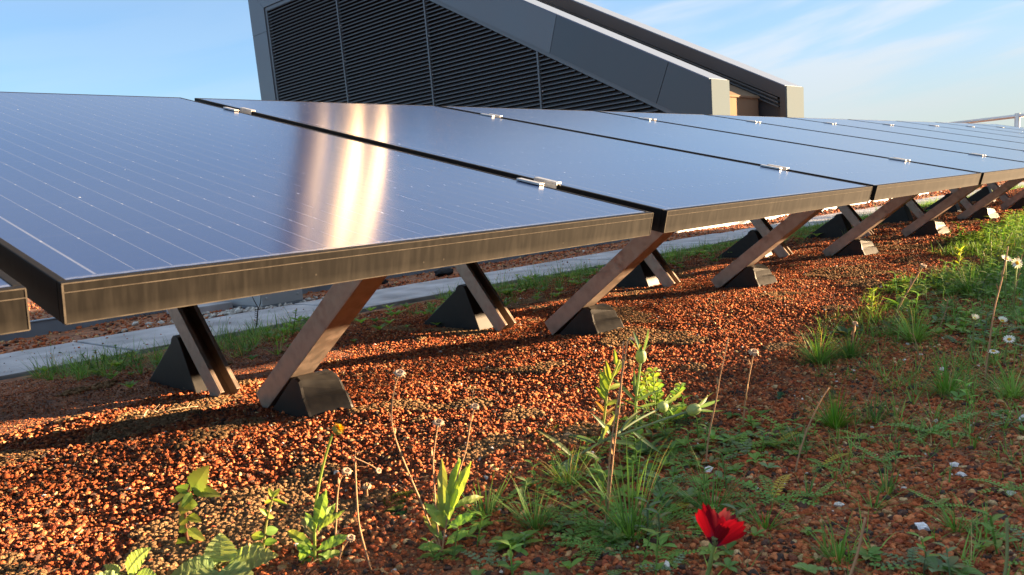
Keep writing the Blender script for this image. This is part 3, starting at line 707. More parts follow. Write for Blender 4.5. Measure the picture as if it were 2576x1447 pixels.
class Plant:
    def __init__(s, name, base, label, cat, group=None):
        s.root = thing(name, tuple(base), label, cat, group); s.b = Vector(base)
        s.stem = MB(); s.lv = MB(); s.n = 0
    def stalk(s, pts, r0, r1, c, n=6, mb=None):
        mb = mb or s.stem; mb.col = c; mb.tube(smooth_path(pts), r0, r1, n=n); return pts
    def done(s, sm=M_leaf, lm=M_leaf):
        if s.stem.v: part(s.stem, 'stem', sm, s.root, smooth=True)
        if s.lv.v: part(s.lv, 'leaves', lm, s.root)
        return s.root
def dry_head(root, p, ax, r, dark=False):
    """dry daisy receptacle: pale shallow cup with a dark middle and a ragged rim"""
    mb = MB(); mb.col = (.30, .24, .20) if dark else (.40, .28, .19); ax = Vector(ax).normalized()
    mb.lathe(p, ax, [(r * .25, -r * .5), (r * .8, -r * .35), (r * 1.05, 0), (r * .98, r * .22), (r * .7, r * .28), (r * .45, r * .05)], n=12, rib=.06, ribn=5)
    a = ax.orthogonal().normalized(); b = ax.cross(a)
    for i in range(14):
        th = i * .449 + random.random() * .2; d = a * math.cos(th) + b * math.sin(th); mb.col = jc((.45, .33, .22))
        mb.leaf(Vector(p) + d * r * .85, d * .6 - ax * random.uniform(0, .9), r * random.uniform(.4, .8), r * .35, up=ax, st=3)
    mb.col = (.12, .08, .06); mb.lathe(Vector(p) + ax * r * .05, ax, [(r * .42, 0), (r * .38, r * .15), (r * .1, r * .2)], n=10)
    return part(mb, 'seed_head', M_dry, root)
def stem_leaves(mb, pts, n, L_, W_, c, t0=.1, t1=1.0, rise=.5, teeth=0, curl=.6, shape=.7, tooth=.1):
    sp = smooth_path(pts, 6); m_ = len(sp)
    for i in range(n):
        t = t0 + (t1 - t0) * (i + .5) / n; q = sp[min(int(t * (m_ - 1)), m_ - 1)]; th = i * 2.4 + random.uniform(-.4, .4)
        d = Vector((math.cos(th), math.sin(th), rise * random.uniform(.6, 1.4))).normalized(); mb.col = jc(c)
        mb.leaf(q, d, L_ * random.uniform(.7, 1.15), W_ * random.uniform(.8, 1.1), curl=curl * random.uniform(.5, 1.4), teeth=teeth, tooth=tooth, shape=shape, fold=.3)
def tuft_into(mb, b, n, L_, W_, spread=.5, c=GR, dry=.08, bend=(.5, 1.8)):
    for i in range(n):
        th = random.uniform(0, 6.283); e_ = random.uniform(.5, 1.45) if random.random() > spread * .5 else random.uniform(.2, .8); h = Vector((math.cos(th), math.sin(th), 0))
        mb.col = jc((.36, .28, .12) if random.random() < dry else c, .35)
        if random.random() < .25: e_ *= .6
        mb.blade(Vector(b) + h * random.uniform(0, L_ * .13) - UP * .003, h * math.cos(e_) + UP * math.sin(e_), L_ * random.uniform(.3, 1.15), W_ * random.uniform(.5, 1.0), bend=random.uniform(*bend) * random.choice([.4, 1, 1]))

# --- poppy in the foreground
b = Vector(CAM) + Vector(ray(1765, 1530)) * .80; b.z = H(b.x, b.y)
bb = b; c0 = At(1797, 1372, b)
P = Plant('poppy', b, 'red poppy with crumpled petals standing alone in the foreground', 'poppy')
s0 = At(1765, 1500, b)
P.stalk([b, s0, At(1781, 1440, b), At(1791, 1395, b), c0], .0024, .0018, (.20, .28, .09), 8)
P.done(M_leaf)
px1 = mm(1, b)
def petal(c, tip, wid, ax, cup, seed):
    """crumpled petal from c to tip; wid = half width vector"""
    r_ = random.Random(seed); mb = MB(); nu, nv = 18, 22; vs = []; cs = []; fs = []
    tip, wid, ax = Vector(tip), Vector(wid), Vector(ax)
    for i in range(nu + 1):
        t = i / nu; w_ = (.16 + .95 * t ** .75) * (1 - .25 * max(0, t - .75) / .25)
        for j in range(nv + 1):
            u = j / nv * 2 - 1
            edge = 1.05 - .12 * abs(u) ** 2 * t + .05 * math.sin(u * 4 + seed) * t + .05 * math.sin(u * 11 + seed * 2) * t * t + .03 * math.sin(u * 31 + seed) * t * t
            p = c + tip * (t * edge) + wid * (u * w_) + ax * (cup * (u * u * .5 + .5 * math.sin(t * 2.6)) * t) + ax * (.0032 * math.sin(u * 9 + t * 8 + seed) * t + .0022 * math.sin(u * 21 - t * 11 + seed) * t)
            vs.append(p); k = 1 + .16 * math.sin(u * 13 + seed) * t + .12 * math.sin(u * 47 + seed)
            d_ = max(0, 1 - t / (.30 + .1 * math.sin(u * 5 + seed))) ** .8; fr = (max(0, (t - .97) / .03)) * .3
            cs.append(tuple(x * (1 - d_) * (1 - fr) * k + y * d_ for x, y in zip((.19, .0025, .014), (.05, .012, .07))))
    for i in range(nu):
        for j in range(nv):
            a = i * (nv + 1) + j; fs.append((a, a + 1, a + nv + 2, a + nv + 1))
    mb.add(vs, fs); mb.c = cs
    return part(mb, 'petal', M_petal, P.root, smooth=True)
X_ = RT * px1; Z_ = (UP + FW * -.1).normalized() * px1; D_ = FW * px1
petal(c0, X_ * -26 + Z_ * 108 - D_ * 14, X_ * 27 + Z_ * 6, D_, 14, 1)
petal(c0, X_ * 62 + Z_ * 56 - D_ * 20, X_ * 20 - Z_ * 26, D_, 14, 2)
petal(c0 + D_ * 6, X_ * 12 + Z_ * 70 + D_ * 30, X_ * 28 + Z_ * -8, D_, -10, 3)
petal(c0 + D_ * 8, X_ * 50 + Z_ * 64 + D_ * 45, X_ * 26 - Z_ * 16, D_, -10, 4)
petal(c0 - D_ * 3, X_ * 20 + Z_ * 58 - D_ * 26, X_ * 17 - Z_ * 9, D_, 16, 5)
mb = MB(); mb.col = (.20, .24, .10); mb.lathe(c0 - D_ * 2, (Z_ * 1.0 - D_ * .1), [(px1 * 3, 0), (px1 * 7, px1 * 8), (px1 * 8, px1 * 20), (px1 * 9.5, px1 * 24), (px1 * 3, px1 * 27)], n=12, rib=.1, ribn=6)
part(mb, 'seed_capsule', M_leaf, P.root)
mb = MB(); mb.col = (.02, .012, .025)
for i in range(26):
    th = i * .7; d = (X_ * math.cos(th) + D_ * math.sin(th)) / px1 * .8 + UP; q = c0 + d.normalized() * px1 * random.uniform(16, 24); mb.tube([c0, q], px1 * .5, n=3, cap=False); mb.lathe(q, d, [(px1 * 1.2, 0), (px1 * 1.2, px1 * 3)], n=5)
part(mb, 'stamens', M_dry, P.root)
# its cut neighbour stalks
for (x0, y0, x1, y1, r_, lb) in ((2120, 1500, 2176, 1302, .0016, 'blurred dry brown stalk right of the poppy at the bottom'), (2520, 1500, 2532, 1305, .0018, 'pale green bare stalk near the bottom right corner')):
    bq = Vector(CAM) + Vector(ray(x0, y0)) * .86; bq.z = H(bq.x, bq.y)
    Q = Plant('dry_stalk', bq, lb, 'stalk'); Q.stalk([bq, At(x0, y0, bq), At((x0 + x1) / 2 + 6, (y0 + y1) / 2, bq), At(x1, y1, bq)], r_, r_ * .7, TAN if x0 < 2300 else (.20, .24, .10)); Q.done(M_dry)

# --- crenate-leaved mint-like plants at the lower left
def broad(b, leaves, label, name='deadnettle'):
    Q = Plant(name, b, label, 'leafy plant')
    for (x0, y0, x1, y1, wpx, off, lit_leaf) in leaves:
        p0 = At(x0, y0, b, off * .5); p1 = At(x1, y1, b, off); d = p1 - p0; L_ = d.length
        face = (Vector(CAM) - p0).normalized() * .55 + UP * .75
        Q.stalk([b, (Vector(b) + p0) / 2 + UP * .005, p0], .0016, .0012, (.16, .16, .06))
        Q.lv.col = jc((.34, .46, .16) if lit_leaf else (.27, .40, .15), .08)  # upper leaves get a lighter green: sunlight put into the colour
        Q.lv.leaf(p0, d, L_ * 1.02, mm(wpx, p1), up=face, curl=.35, fold=.12, teeth=9, tooth=.055, shape=.62, wav=.02)
        # raised side veins
        side = d.normalized().cross(face).normalized(); nn = side.cross(d.normalized())
        Q.stem.col = (.20, .30, .10)
        for k in range(1, 6):
            for sg in (-1, 1):
                q = p0 + d * (k / 7.5) + nn * .0006; Q.stem.tube([q, q + side * sg * mm(wpx, p1) * .36 * math.sin(math.pi * (k / 7 * .8 + .15)) + d * .10 + nn * mm(wpx, p1) * .045], .00025, .00012, n=3, cap=False)
    return Q.done()
b1 = G(545, 1440)
broad(b1, [(556, 1415, 553, 1345, 84, .0, 1), (540, 1425, 425, 1437, 84, .03, 0), (575, 1420, 690, 1385, 92, .01, 0), (560, 1430, 640, 1470, 90, .05, 0), (545, 1435, 480, 1500, 80, .06, 0), (552, 1422, 520, 1395, 50, -.01, 0)],
      'large crinkled heart-leaved plant at the bottom, left of centre')
b2 = G(335, 1475)
broad(b2, [(320, 1440, 366, 1376, 66, .0, 1), (335, 1460, 385, 1440, 60, .02, 0), (310, 1470, 230, 1450, 74, .04, 0), (330, 1465, 350, 1500, 70, .05, 0), (300, 1440, 262, 1418, 30, 0, 1)],
      'crinkled broad-leaved plant in the bottom left corner')
b3 = G(478, 1372)
Q = Plant('nettle', b3, 'upright sunlit hairy seedling with stacked toothed leaf pairs, lower left', 'leafy plant')
st = P2(b3, [(472, 1400), (470, 1350), (466, 1290), (472, 1240), (484, 1200)])
Q.stalk([b3] + st[1:], .0022, .0013, (.26, .12, .07))
for (x0, y0, x1, y1, wpx, c, tt) in ((486, 1232, 516, 1176, 58, GRL, 1), (486, 1232, 552, 1242, 34, GR, 1), (482, 1235, 436, 1222, 30, GR, 1), (482, 1240, 456, 1276, 22, GR, 1), (478, 1245, 418, 1262, 24, (.12, .16, .05), 1),
                                 (474, 1262, 450, 1294, 34, YG, 0), (474, 1270, 496, 1268, 32, YG, 0), (472, 1300, 446, 1318, 30, YG, 0), (474, 1298, 504, 1310, 26, YG, 0), (470, 1325, 448, 1338, 26, YG, 0), (472, 1330, 520, 1362, 26, YG, 0), (470, 1350, 448, 1400, 40, (.20, .26, .05), 0), (470, 1365, 500, 1375, 22, (.20, .26, .05), 0)):
    p0 = At(x0, y0, b3); p1 = At(x1, y1, b3, random.uniform(-.01, .02)); Q.lv.col = jc(c, .12)
    Q.lv.leaf(p0, p1 - p0, (p1 - p0).length, mm(wpx, b3), up=(Vector(CAM) - p0).normalized() + UP * .4, curl=.4, teeth=7 if tt else 4, tooth=.08, shape=.65, fold=.2)
Q.done()
# --- sprout
b4 = G(662, 1390)
Q = Plant('chickweed_sprout', b4, 'small sunlit sprout with paired leaves beside the bottom left leaves', 'seedling')
st = P2(b4, [(662, 1385), (668, 1330), (676, 1290), (688, 1248)]); Q.stalk(st, .0016, .0011, (.30, .30, .11))
for (x0, y0, x1, y1, wpx) in ((686, 1250, 704, 1228, 13), (686, 1252, 676, 1226, 12), (684, 1256, 720, 1266, 10), (682, 1262, 662, 1262, 12), (674, 1296, 656, 1280, 12), (672, 1298, 690, 1302, 12), (666, 1340, 700, 1330, 26), (664, 1352, 630, 1345, 26), (664, 1365, 696, 1360, 20), (662, 1370, 620, 1385, 24)):
    p0 = At(x0, y0, b4); p1 = At(x1, y1, b4, random.uniform(-.01, .02)); Q.lv.col = jc(YG if y0 < 1300 else GR, .12)
    Q.lv.leaf(p0, p1 - p0, (p1 - p0).length, mm(wpx, b4), up=(Vector(CAM) - p0).normalized() + UP * .4, curl=.3)
Q.done()
# --- marigold: yellow head over pale leaves
b5 = G(790, 1420)
Q = Plant('marigold', b5, 'single yellow flower head on a tall thin stem over pale leaves', 'flower')
st = P2(b5, [(792, 1420), (792, 1300), (800, 1230), (818, 1150), (836, 1092)]); Q.stalk(st, .0019, .0014, (.26, .34, .08), 7)
hd = At(852, 1078, b5); ax = (hd - st[-1]).normalized()
for (x0, y0, x1, y1, wpx, c) in ((795, 1330, 812, 1246, 34, GRL), (800, 1340, 838, 1262, 22, GRL), (795, 1345, 770, 1290, 22, (.18, .28, .08)), (805, 1330, 858, 1285, 18, GRL), (790, 1380, 722, 1330, 30, GR), (795, 1385, 870, 1345, 30, GR), (790, 1390, 735, 1400, 30, GR), (800, 1395, 880, 1400, 34, GR), (795, 1370, 760, 1300, 20, (.20, .16, .10)), (790, 1400, 745, 1365, 28, GRD), (800, 1400, 845, 1440, 30, GRD), (785, 1400, 750, 1450, 30, GRD)):
    p0 = At(x0, y0, b5); p1 = At(x1, y1, b5, random.uniform(-.015, .03)); Q.lv.col = jc(c, .12)
    Q.lv.leaf(p0, p1 - p0, (p1 - p0).length * 1.05, mm(wpx, b5), up=(Vector(CAM) - p0).normalized() + UP * .5, curl=random.uniform(.3, 1.1), wav=.10, shape=1.15, teeth=4, tooth=.07, fold=.35)
Q.done()
u5 = mm(1, b5); mb = MB(); mb.col = (.30, .32, .08); mb.lathe(hd - ax * u5 * 12, ax, [(u5 * 3, -u5 * 4), (u5 * 11, 0), (u5 * 13, u5 * 8), (u5 * 10, u5 * 12)], n=12, rib=.08); part(mb, 'calyx', M_leaf, Q.root)
mb = MB()
for i in range(46):
    th = i * 2.399; e_ = .25 + 1.2 * (i / 46); a = ax.orthogonal().normalized(); c_ = ax.cross(a); d = (a * math.cos(th) + c_ * math.sin(th)) * math.cos(e_) + ax * math.sin(e_)
    mb.col = jc((.80, .46, .01), .15); mb.leaf(hd - ax * u5 * 4, d, u5 * random.uniform(13, 19), u5 * 5.5, up=ax, curl=random.uniform(-.3, .9), st=4)
part(mb, 'petals', M_petal, Q.root)
# --- dried daisies and their leafy base plants
def dryplant(b, stalks, label, leaves=(), name='dried_daisy'):
    Q = Plant(name, b, label, 'dried flower'); u = mm(1, b); heads = []
    for pts, hr, dark in stalks:
        w_ = [Vector(b)] + P2(b, pts); Q.stalk(w_, u * 2.6, u * 1.5, TAN, 6)
        if hr: heads.append((w_[-1], (w_[-1] - w_[-2]).normalized() * .5 + UP * .5 - FW * .4, u * hr, dark))
        for k in range(3):
            sp = smooth_path(w_, 5); q = sp[int(len(sp) * random.uniform(.3, .8))]; Q.stem.col = jc(TAN); Q.stem.leaf(q, Vector((random.uniform(-1, 1), random.uniform(-1, 1), 1)), u * 22, u * 6, curl=-1.0, st=4)
    for (x0, y0, x1, y1, wpx, c) in leaves:
        p0 = At(x0, y0, b); p1 = At(x1, y1, b, random.uniform(-.01, .02)); Q.lv.col = jc(c, .12)
        Q.lv.leaf(p0, p1 - p0, (p1 - p0).length * 1.05, mm(wpx, b), up=(Vector(CAM) - p0).normalized() + UP * .5, curl=random.uniform(.2, 1.0), wav=.08, shape=1.1, teeth=4, tooth=.10, fold=.35)
    Q.done(M_dry)
    for h_ in heads: dry_head(Q.root, *h_)
    return Q
b6 = G(1110, 1395)
dryplant(b6, [([(1085, 1330), (1062, 1270), (1032, 1200), (1000, 1120), (985, 1060), (990, 985), (1005, 938)], 12, True), ([(1100, 1330), (1092, 1220), (1090, 1150), (1102, 1062)], 12, False), ([(1125, 1300), (1150, 1200), (1172, 1130), (1184, 1060), (1194, 1022)], 10, False)],
         'three dried daisies rising from a clump of bright green leaves, bottom centre',
         [(1118, 1330, 1110, 1165, 30, GRL), (1125, 1320, 1145, 1170, 34, GRL), (1132, 1290, 1168, 1175, 30, YG), (1120, 1300, 1092, 1240, 24, GRL), (1130, 1280, 1215, 1235, 22, GRD), (1120, 1330, 1080, 1270, 30, GR), (1125, 1330, 1190, 1290, 28, GR), (1115, 1360, 1070, 1300, 26, GRD), (1120, 1370, 1170, 1330, 28, GR), (1112, 1380, 1060, 1370, 26, GR), (1118, 1385, 1180, 1390, 30, GRD), (1130, 1260, 1150, 1165, 26, YG), (1100, 1390, 1040, 1420, 26, GR)])
b7 = G(935, 1440)
dryplant(b7, [([(905, 1330), (897, 1250), (893, 1155), (896, 1154), (935, 1172), (952, 1184)], 7, False)], 'dry stalk snapped over at its top, between yellow flower and dried daisies', name='broken_stalk')
b8 = G(840, 1385)
dryplant(b8, [([(845, 1320), (848, 1250), (856, 1205), (872, 1185)], 11, False)], 'short nodding dried daisy just right of the yellow flower stem')
b9 = G(850, 1430)
dryplant(b9, [([(850, 1420), (862, 1380), (882, 1352)], 10, False)], 'small pinkish dried daisy head nearest the bottom edge, below the yellow flower')
b10 = G(925, 1262)
dryplant(b10, [([(924, 1250), (922, 1222)], 10, False)], 'lone dried daisy head low over the gravel under the broken stalk')
# --- long dry stalks in the middle
b11 = G(1520, 1345)
dryplant(b11, [([(1532, 1250), (1545, 1120), (1560, 1000), (1568, 858)], 0, False), ([(1528, 1240), (1538, 1110), (1562, 960), (1578, 862), (1590, 852)], 5, False)], 'pair of tall dry reddish stalks crossing in front of the bud plant', name='dry_stalks')
b12 = G(1775, 1170)
dryplant(b12, [([(1782, 1100), (1800, 1010), (1812, 940), (1832, 850)], 0, False)], 'tall thin dry stalk right of the bud plant with bare tip', name='dry_stalk')
b13 = G(1868, 1075)
dryplant(b13, [([(1874, 1010), (1884, 945), (1896, 885)], 11, False)], 'thin dry stalk topped by a ragged golden seed head', name='dried_daisy')
b14 = G(2480, 960)
dryplant(b14, [([(2478, 940), (2486, 880), (2500, 780), (2520, 700), (2535, 620)], 0, False)], 'tallest dry pale stalk among the white daisies at the right', name='dry_stalk')
b15 = G(2250, 800)
dryplant(b15, [([(2262, 770), (2290, 720), (2322, 668)], 8, False)], 'leaning thin dry stalk with tiny head on the weedy slope, right', name='dried_daisy')
b16 = G(2140, 895)
dryplant(b16, [([(2142, 880), (2146, 840), (2150, 812)], 6, False)], 'thin upright stalk with small round grey head over the dark grass', name='dried_daisy')
b17 = G(2000, 1190)
dryplant(b17, [([(2008, 1150), (2030, 1080), (2062, 1010), (2085, 975)], 0, False)], 'curved bare brown stalk arching left of the dense upright grass clump', name='dry_stalk')

# --- silvery bud plants
def bud(root, p, ax, u, L_=28, r_=13):
    ax = Vector(ax).normalized(); mb = MB(); mb.col = (.30, .38, .20)
    mb.lathe(p, ax, [(u * 4, -u * 2), (u * r_ * .85, u * L_ * .15), (u * r_, u * L_ * .4), (u * r_ * .9, u * L_ * .75), (u * r_ * .55, u * L_)], n=20, rib=.07, ribn=10); part(mb, 'bud', M_leaf, root, smooth=True)
    mb = MB(); a = ax.orthogonal().normalized(); c_ = ax.cross(a)
    for i in range(5):
        th = i * 1.257 + .3; d = (a * math.cos(th) + c_ * math.sin(th)) * .6 + ax; mb.col = jc((.13, .22, .10)); mb.leaf(Vector(p) + ax * u * L_ * .85 + (a * math.cos(th) + c_ * math.sin(th)) * u * r_ * .5, d, u * random.uniform(36, 62), u * 9, up=ax, curl=random.uniform(-.7, .9), shape=.8)
    part(mb, 'sepals', M_leaf, root)
b18 = G(1385, 1190); SV = (.24, .31, .19)
Q = Plant('corncockle', b18, 'two silvery green bud stems lying across the gravel to the right', 'bud plant')
s1_ = P2(b18, [(1400, 1175), (1480, 1130), (1560, 1085)], .0); s2_ = [At(1560, 1085, b18), At(1600, 1058, b18, -.02), At(1658, 1028, b18, -.05)]; s3_ = [At(1520, 1108, b18), At(1600, 1080, b18, .0), At(1670, 1055, b18, 0), At(1728, 1036, b18, 0)]
Q.stalk([b18] + s1_, .0024, .0022, SV); Q.stalk(s2_, .0020, .0017, SV); Q.stalk(s3_, .0022, .0019, SV)
u = mm(1, b18)
for (x0, y0, x1, y1, wpx) in ((1440, 1150, 1368, 1075, 13), (1500, 1120, 1550, 1040, 13), (1520, 1108, 1610, 1120, 14), (1470, 1135, 1540, 1170, 13), (1540, 1100, 1500, 1040, 11), (1590, 1085, 1660, 1140, 12), (1430, 1160, 1500, 1200, 13), (1410, 1170, 1340, 1215, 12), (1560, 1085, 1610, 1020, 11), (1500, 1115, 1430, 1085, 11), (1450, 1145, 1400, 1200, 12)):
    p0 = At(x0, y0, b18); p1 = At(x1, y1, b18, random.uniform(-.03, .03)); Q.lv.col = jc((.11, .19, .09), .15); Q.lv.leaf(p0, p1 - p0, (p1 - p0).length * 1.05, u * wpx, up=(Vector(CAM) - p0).normalized() + UP, curl=random.uniform(-.2, .8), shape=.75)
Q.done(); bud(Q.root, s2_[-1], s2_[-1] - s2_[-2], u, 26, 14); bud(Q.root, s3_[-1], s3_[-1] - s3_[-2], u, 34, 14)
b19 = G(1600, 1090)
Q = Plant('corncockle', b19, 'upright sunlit pointed bud standing behind the lying bud stems', 'bud plant')
u = mm(1, b19); st = P2(b19, [(1598, 1060), (1600, 1000), (1606, 950), (1611, 912)]); Q.stalk([b19] + st, u * 4, u * 3, (.26, .36, .14))
for (x0, y0, x1, y1, wpx) in ((1598, 1010, 1540, 945, 10), (1599, 1000, 1594, 930, 10), (1600, 1010, 1660, 975, 9), (1598, 1020, 1560, 1000, 9), (1599, 1030, 1650, 1010, 10), (1598, 1050, 1570, 1100, 10), (1600, 1045, 1636, 1088, 10)):
    p0 = At(x0, y0, b19); p1 = At(x1, y1, b19, random.uniform(-.03, .03)); Q.lv.col = jc(GRB, .15); Q.lv.leaf(p0, p1 - p0, (p1 - p0).length * 1.05, u * wpx, up=(Vector(CAM) - p0).normalized() + UP, curl=.3, shape=.75)
Q.done(); bud(Q.root, st[-1], UP + RT * .1, u, 32, 13)
b20 = G(1515, 1120)
Q = Plant('fleabane', b20, 'bright yellow-green leafy shoot catching the sun left of the pointed bud', 'seedling')
u = mm(1, b20); st = P2(b20, [(1516, 1080), (1522, 1030), (1530, 975), (1548, 930), (1558, 905)]); Q.stalk([b20] + st, u * 4, u * 2.5, (.34, .38, .10))
for (x0, y0, x1, y1, wpx) in ((1528, 990, 1510, 945, 16), (1530, 985, 1520, 925, 14), (1535, 960, 1526, 915, 12), (1540, 950, 1568, 905, 12), (1530, 980, 1562, 965, 14), (1525, 1010, 1500, 975, 12), (1522, 1020, 1556, 1005, 12), (1520, 1040, 1498, 1010, 12), (1518, 1050, 1545, 1022, 10), (1524, 1000, 1510, 960, 14), (1550, 925, 1545, 880, 10), (1532, 970, 1512, 935, 12)):
    p0 = At(x0, y0, b20); p1 = At(x1, y1, b20, random.uniform(-.02, .02)); Q.lv.col = jc(YG if y0 < 1030 else (.35, .20, .06), .12); Q.lv.leaf(p0, p1 - p0, (p1 - p0).length * 1.1, u * wpx, up=(Vector(CAM) - p0).normalized() + UP * .5, curl=.3, shape=.9)
Q.done()
b21 = G(1650, 1075)
Q = Plant('medick', b21, 'bushy clover-leaved plant with sunlit top right of the pointed bud', 'leafy plant')
u = mm(1, b21)
for k in range(11):
    tx = 1650 + random.gauss(0, 30); ty = 905 + abs(random.gauss(0, 58)) + abs(tx - 1650) * .9
    st = P2(b21, [((1650 + tx) / 2, (1075 + ty) / 2), (tx, ty)], random.uniform(-.03, .03)); Q.stalk([b21] + st, u * 1.8, u * 1.2, (.20, .28, .08), 4)
    for j in range(5):
        q = st[0].lerp(st[1], .3 + j * .175)
        for a in range(3):
            th = a * 2.09 + j; d = Vector((math.cos(th), math.sin(th), .45)); Q.lv.col = jc(YG if ty < 960 else GR, .15); Q.lv.leaf(q, d, u * 18, u * 13, up=(Vector(CAM) - q).normalized() + UP, curl=.3, shape=1.3, st=5)  # highest shoots are yellow-green: the sunlit top is put into the leaf colour
Q.done()
b22 = G(2190, 800)
Q = Plant('fleabane', b22, 'small bright leafy shoot just past the shadow edge before the fifth support', 'seedling')
u = mm(1, b22); st = P2(b22, [(2192, 770), (2196, 725)]); Q.stalk([b22] + st, u * 3, u * 2, (.3, .34, .12)); stem_leaves(Q.lv, [b22] + st, 16, u * 30, u * 9, YG, .25, 1.0, .8); Q.done()
b23 = G(2408, 680)
Q = Plant('fleabane', b23, 'yellow-green conical shoot glowing in the sun at the weedy edge, right', 'seedling')
u = mm(1, b23); st = P2(b23, [(2412, 650), (2416, 628)]); Q.stalk([b23] + st, u * 3, u * 2, (.3, .34, .12)); stem_leaves(Q.lv, [b23] + st, 20, u * 20, u * 6, (.34, .42, .05), .1, 1.0, 1.0); Q.done()
b24 = G(2490, 680)
Q = Plant('groundsel', b24, 'loose leafy weed with lit tips left of the tallest daisies, right edge', 'leafy plant')
u = mm(1, b24)
for (tx, ty) in ((2492, 605), (2470, 630), (2512, 625), (2530, 600), (2545, 585)):
    st = P2(b24, [((2490 + tx) / 2, (680 + ty) / 2 + 6), (tx, ty)]); Q.stalk([b24] + st, u * 2.2, u * 1.5, (.24, .28, .12), 5); stem_leaves(Q.lv, [b24] + st, 11, u * 24, u * 7, GRL, .2, 1.0, .5)
Q.done()

# --- white daisies at the right
def daisy(b, path, label, open_=1.0, face=None):
    Q = Plant('white_daisy', b, label, 'daisy', 'white daisies at the right edge'); u = mm(1, b); w_ = [Vector(b)] + P2(b, path); Q.stalk(w_, u * 2.6, u * 1.8, (.22, .28, .10), 5)
    stem_leaves(Q.lv, w_, 6, u * 30, u * 4, GR, .05, .7, .5); Q.done(); p = w_[-1]; ax = Vector(face or (UP * .8 - FW * .5 + RT * random.uniform(-.3, .3))).normalized(); a = ax.orthogonal().normalized(); c_ = ax.cross(a)
    mb = MB(); mb.col = (.62, .40, .03); mb.lathe(p, ax, [(u * 2, -u * 2), (u * 4.8, 0), (u * 4, u * 2.4), (u * 1.5, u * 3.4)], n=10); part(mb, 'flower_centre', M_petal, Q.root)
    mb = MB()
    for i in range(14):
        th = i * .449; d = (a * math.cos(th) + c_ * math.sin(th)) * open_ + ax * (1.05 - open_); mb.col = jc((.78, .78, .76), .05); mb.leaf(p + (a * math.cos(th) + c_ * math.sin(th)) * u * 4, d, u * 11, u * 4.5, up=ax, curl=.4, st=4, shape=1.0)
    part(mb, 'petals', M_petal, Q.root)
    return Q
daisy(G(2480, 960), [(2482, 925), (2490, 893), (2498, 884)], 'lowest open white daisy seen edge-on, below the other daisies', 1.0, UP * .95 - FW * .2)
daisy(G(2440, 900), [(2446, 860), (2450, 802)], 'half-closed white daisy bud on a straight stem, leftmost of the daisies', .35)
daisy(G(2500, 890), [(2505, 840), (2520, 808)], 'half-closed white daisy leaning right, beside the tallest dry stalk', .45)
daisy(G(2525, 920), [(2530, 880), (2538, 854)], 'small drooping white daisy between the low daisy and the right edge', .8)
daisy(G(2548, 800), [(2552, 720), (2558, 662)], 'topmost white daisy with yellow centre, close to the right edge', 1.0, -FW * .8 + UP * .3)
daisy(G(2530, 770), [(2528, 700), (2530, 652)], 'pale withered daisy head just left of the topmost daisy', .7)

# --- round-leaved rosettes
def rosette(b, n, L_, W_, c, label, name='plantain', teeth=0, rise=.45, cat='leafy plant'):
    Q = Plant(name, b, label, cat)
    for i in range(n):
        th = i * 2.4 + random.random(); d = Vector((math.cos(th), math.sin(th), rise * random.uniform(.3, 1.6))); Q.lv.col = jc(c, .2); Q.lv.leaf(Vector(b) + UP * .002, d, L_ * random.uniform(.6, 1.1), W_ * random.uniform(.8, 1.1), curl=random.uniform(.3, 1.1), shape=1.25, fold=.2, teeth=teeth)
    Q.done(); return Q
rosette(G(2270, 775), 9, .075, .034, GRD, 'dark broad-leaved rosette just beyond the small bright shoot', rise=.5)
rosette(G(2385, 715), 9, .085, .040, GRD, 'dark glossy rosette with one upturned bluish leaf under the right-hand weeds', rise=.6)
rosette(G(2130, 850), 10, .060, .026, (.06, .12, .06), 'dark bluish rosette behind the widest grass clump', rise=.7)
rosette(G(1000, 1290), 8, .020, .013, (.035, .11, .03), 'low dark glossy seedling with round leaves, left of the dried daisies', name='seedling', cat='seedling')
rosette(G(1772, 1140), 5, .032, .015, (.07, .14, .08), 'grey-green seedling with long oval leaves at the foot of a dry stalk', name='seedling', cat='seedling', rise=.9)
rosette(G(2036, 1345), 5, .020, .010, GR, 'tiny seedling with notched leaves right of the poppy', name='seedling', cat='seedling', teeth=3)
rosette(G(2300, 735), 9, .06, .028, GR, 'mid green rosette between the two dark rosettes on the right', rise=.6)
rosette(G(1620, 1150), 14, .045, .014, (.08, .16, .06), 'leafy patch of pointed leaves beneath the lying bud stems', name='leafy_weed', rise=.9)
rosette(G(1960, 1000), 6, .022, .012, (.04, .12, .06), 'small teal-green seedling on bare gravel below the golden seed head', name='seedling', cat='seedling')
rosette(G(1290, 1380), 14, .04, .014, GR, 'low spreading leaves right of the three dried daisies', name='leafy_weed', rise=.6)

# --- feathery rosettes
def fern(px, py, n, L_, label, c=GR, yellow=0):
    b = G(px, py); Q = Plant('yarrow', b, label, 'feathery plant')
    for i in range(n):
        th = i * 6.283 / n + random.uniform(-.3, .3); d = Vector((math.cos(th), math.sin(th), random.uniform(.12, .5))); Q.lv.col = jc((.42, .36, .05) if i < yellow else c, .15); Q.lv.frond(Vector(b) + UP * .004, d, L_ * random.uniform(.7, 1.1), L_ * .26, curl=random.uniform(.2, .8))
    return Q.done()
fern(2218, 1168, 5, .062, 'four-armed feathery rosette on open gravel, right of centre', (0.187, 0.374, 0.085))
fern(2068, 1178, 6, .060, 'feathery rosette with one yellow frond left of the four-armed one', (0.204, 0.374, 0.085), 1)
fern(1945, 1262, 8, .085, 'large feathery clump with yellowing frond just above and right of the poppy', (0.170, 0.340, 0.076), 1)
fern(1690, 1300, 7, .080, 'feathery fronds mixed into grass left of the poppy', (0.170, 0.340, 0.085), 1)
fern(2052, 1258, 5, .045, 'small feathery seedling between the poppy and the four-armed rosette', GR)
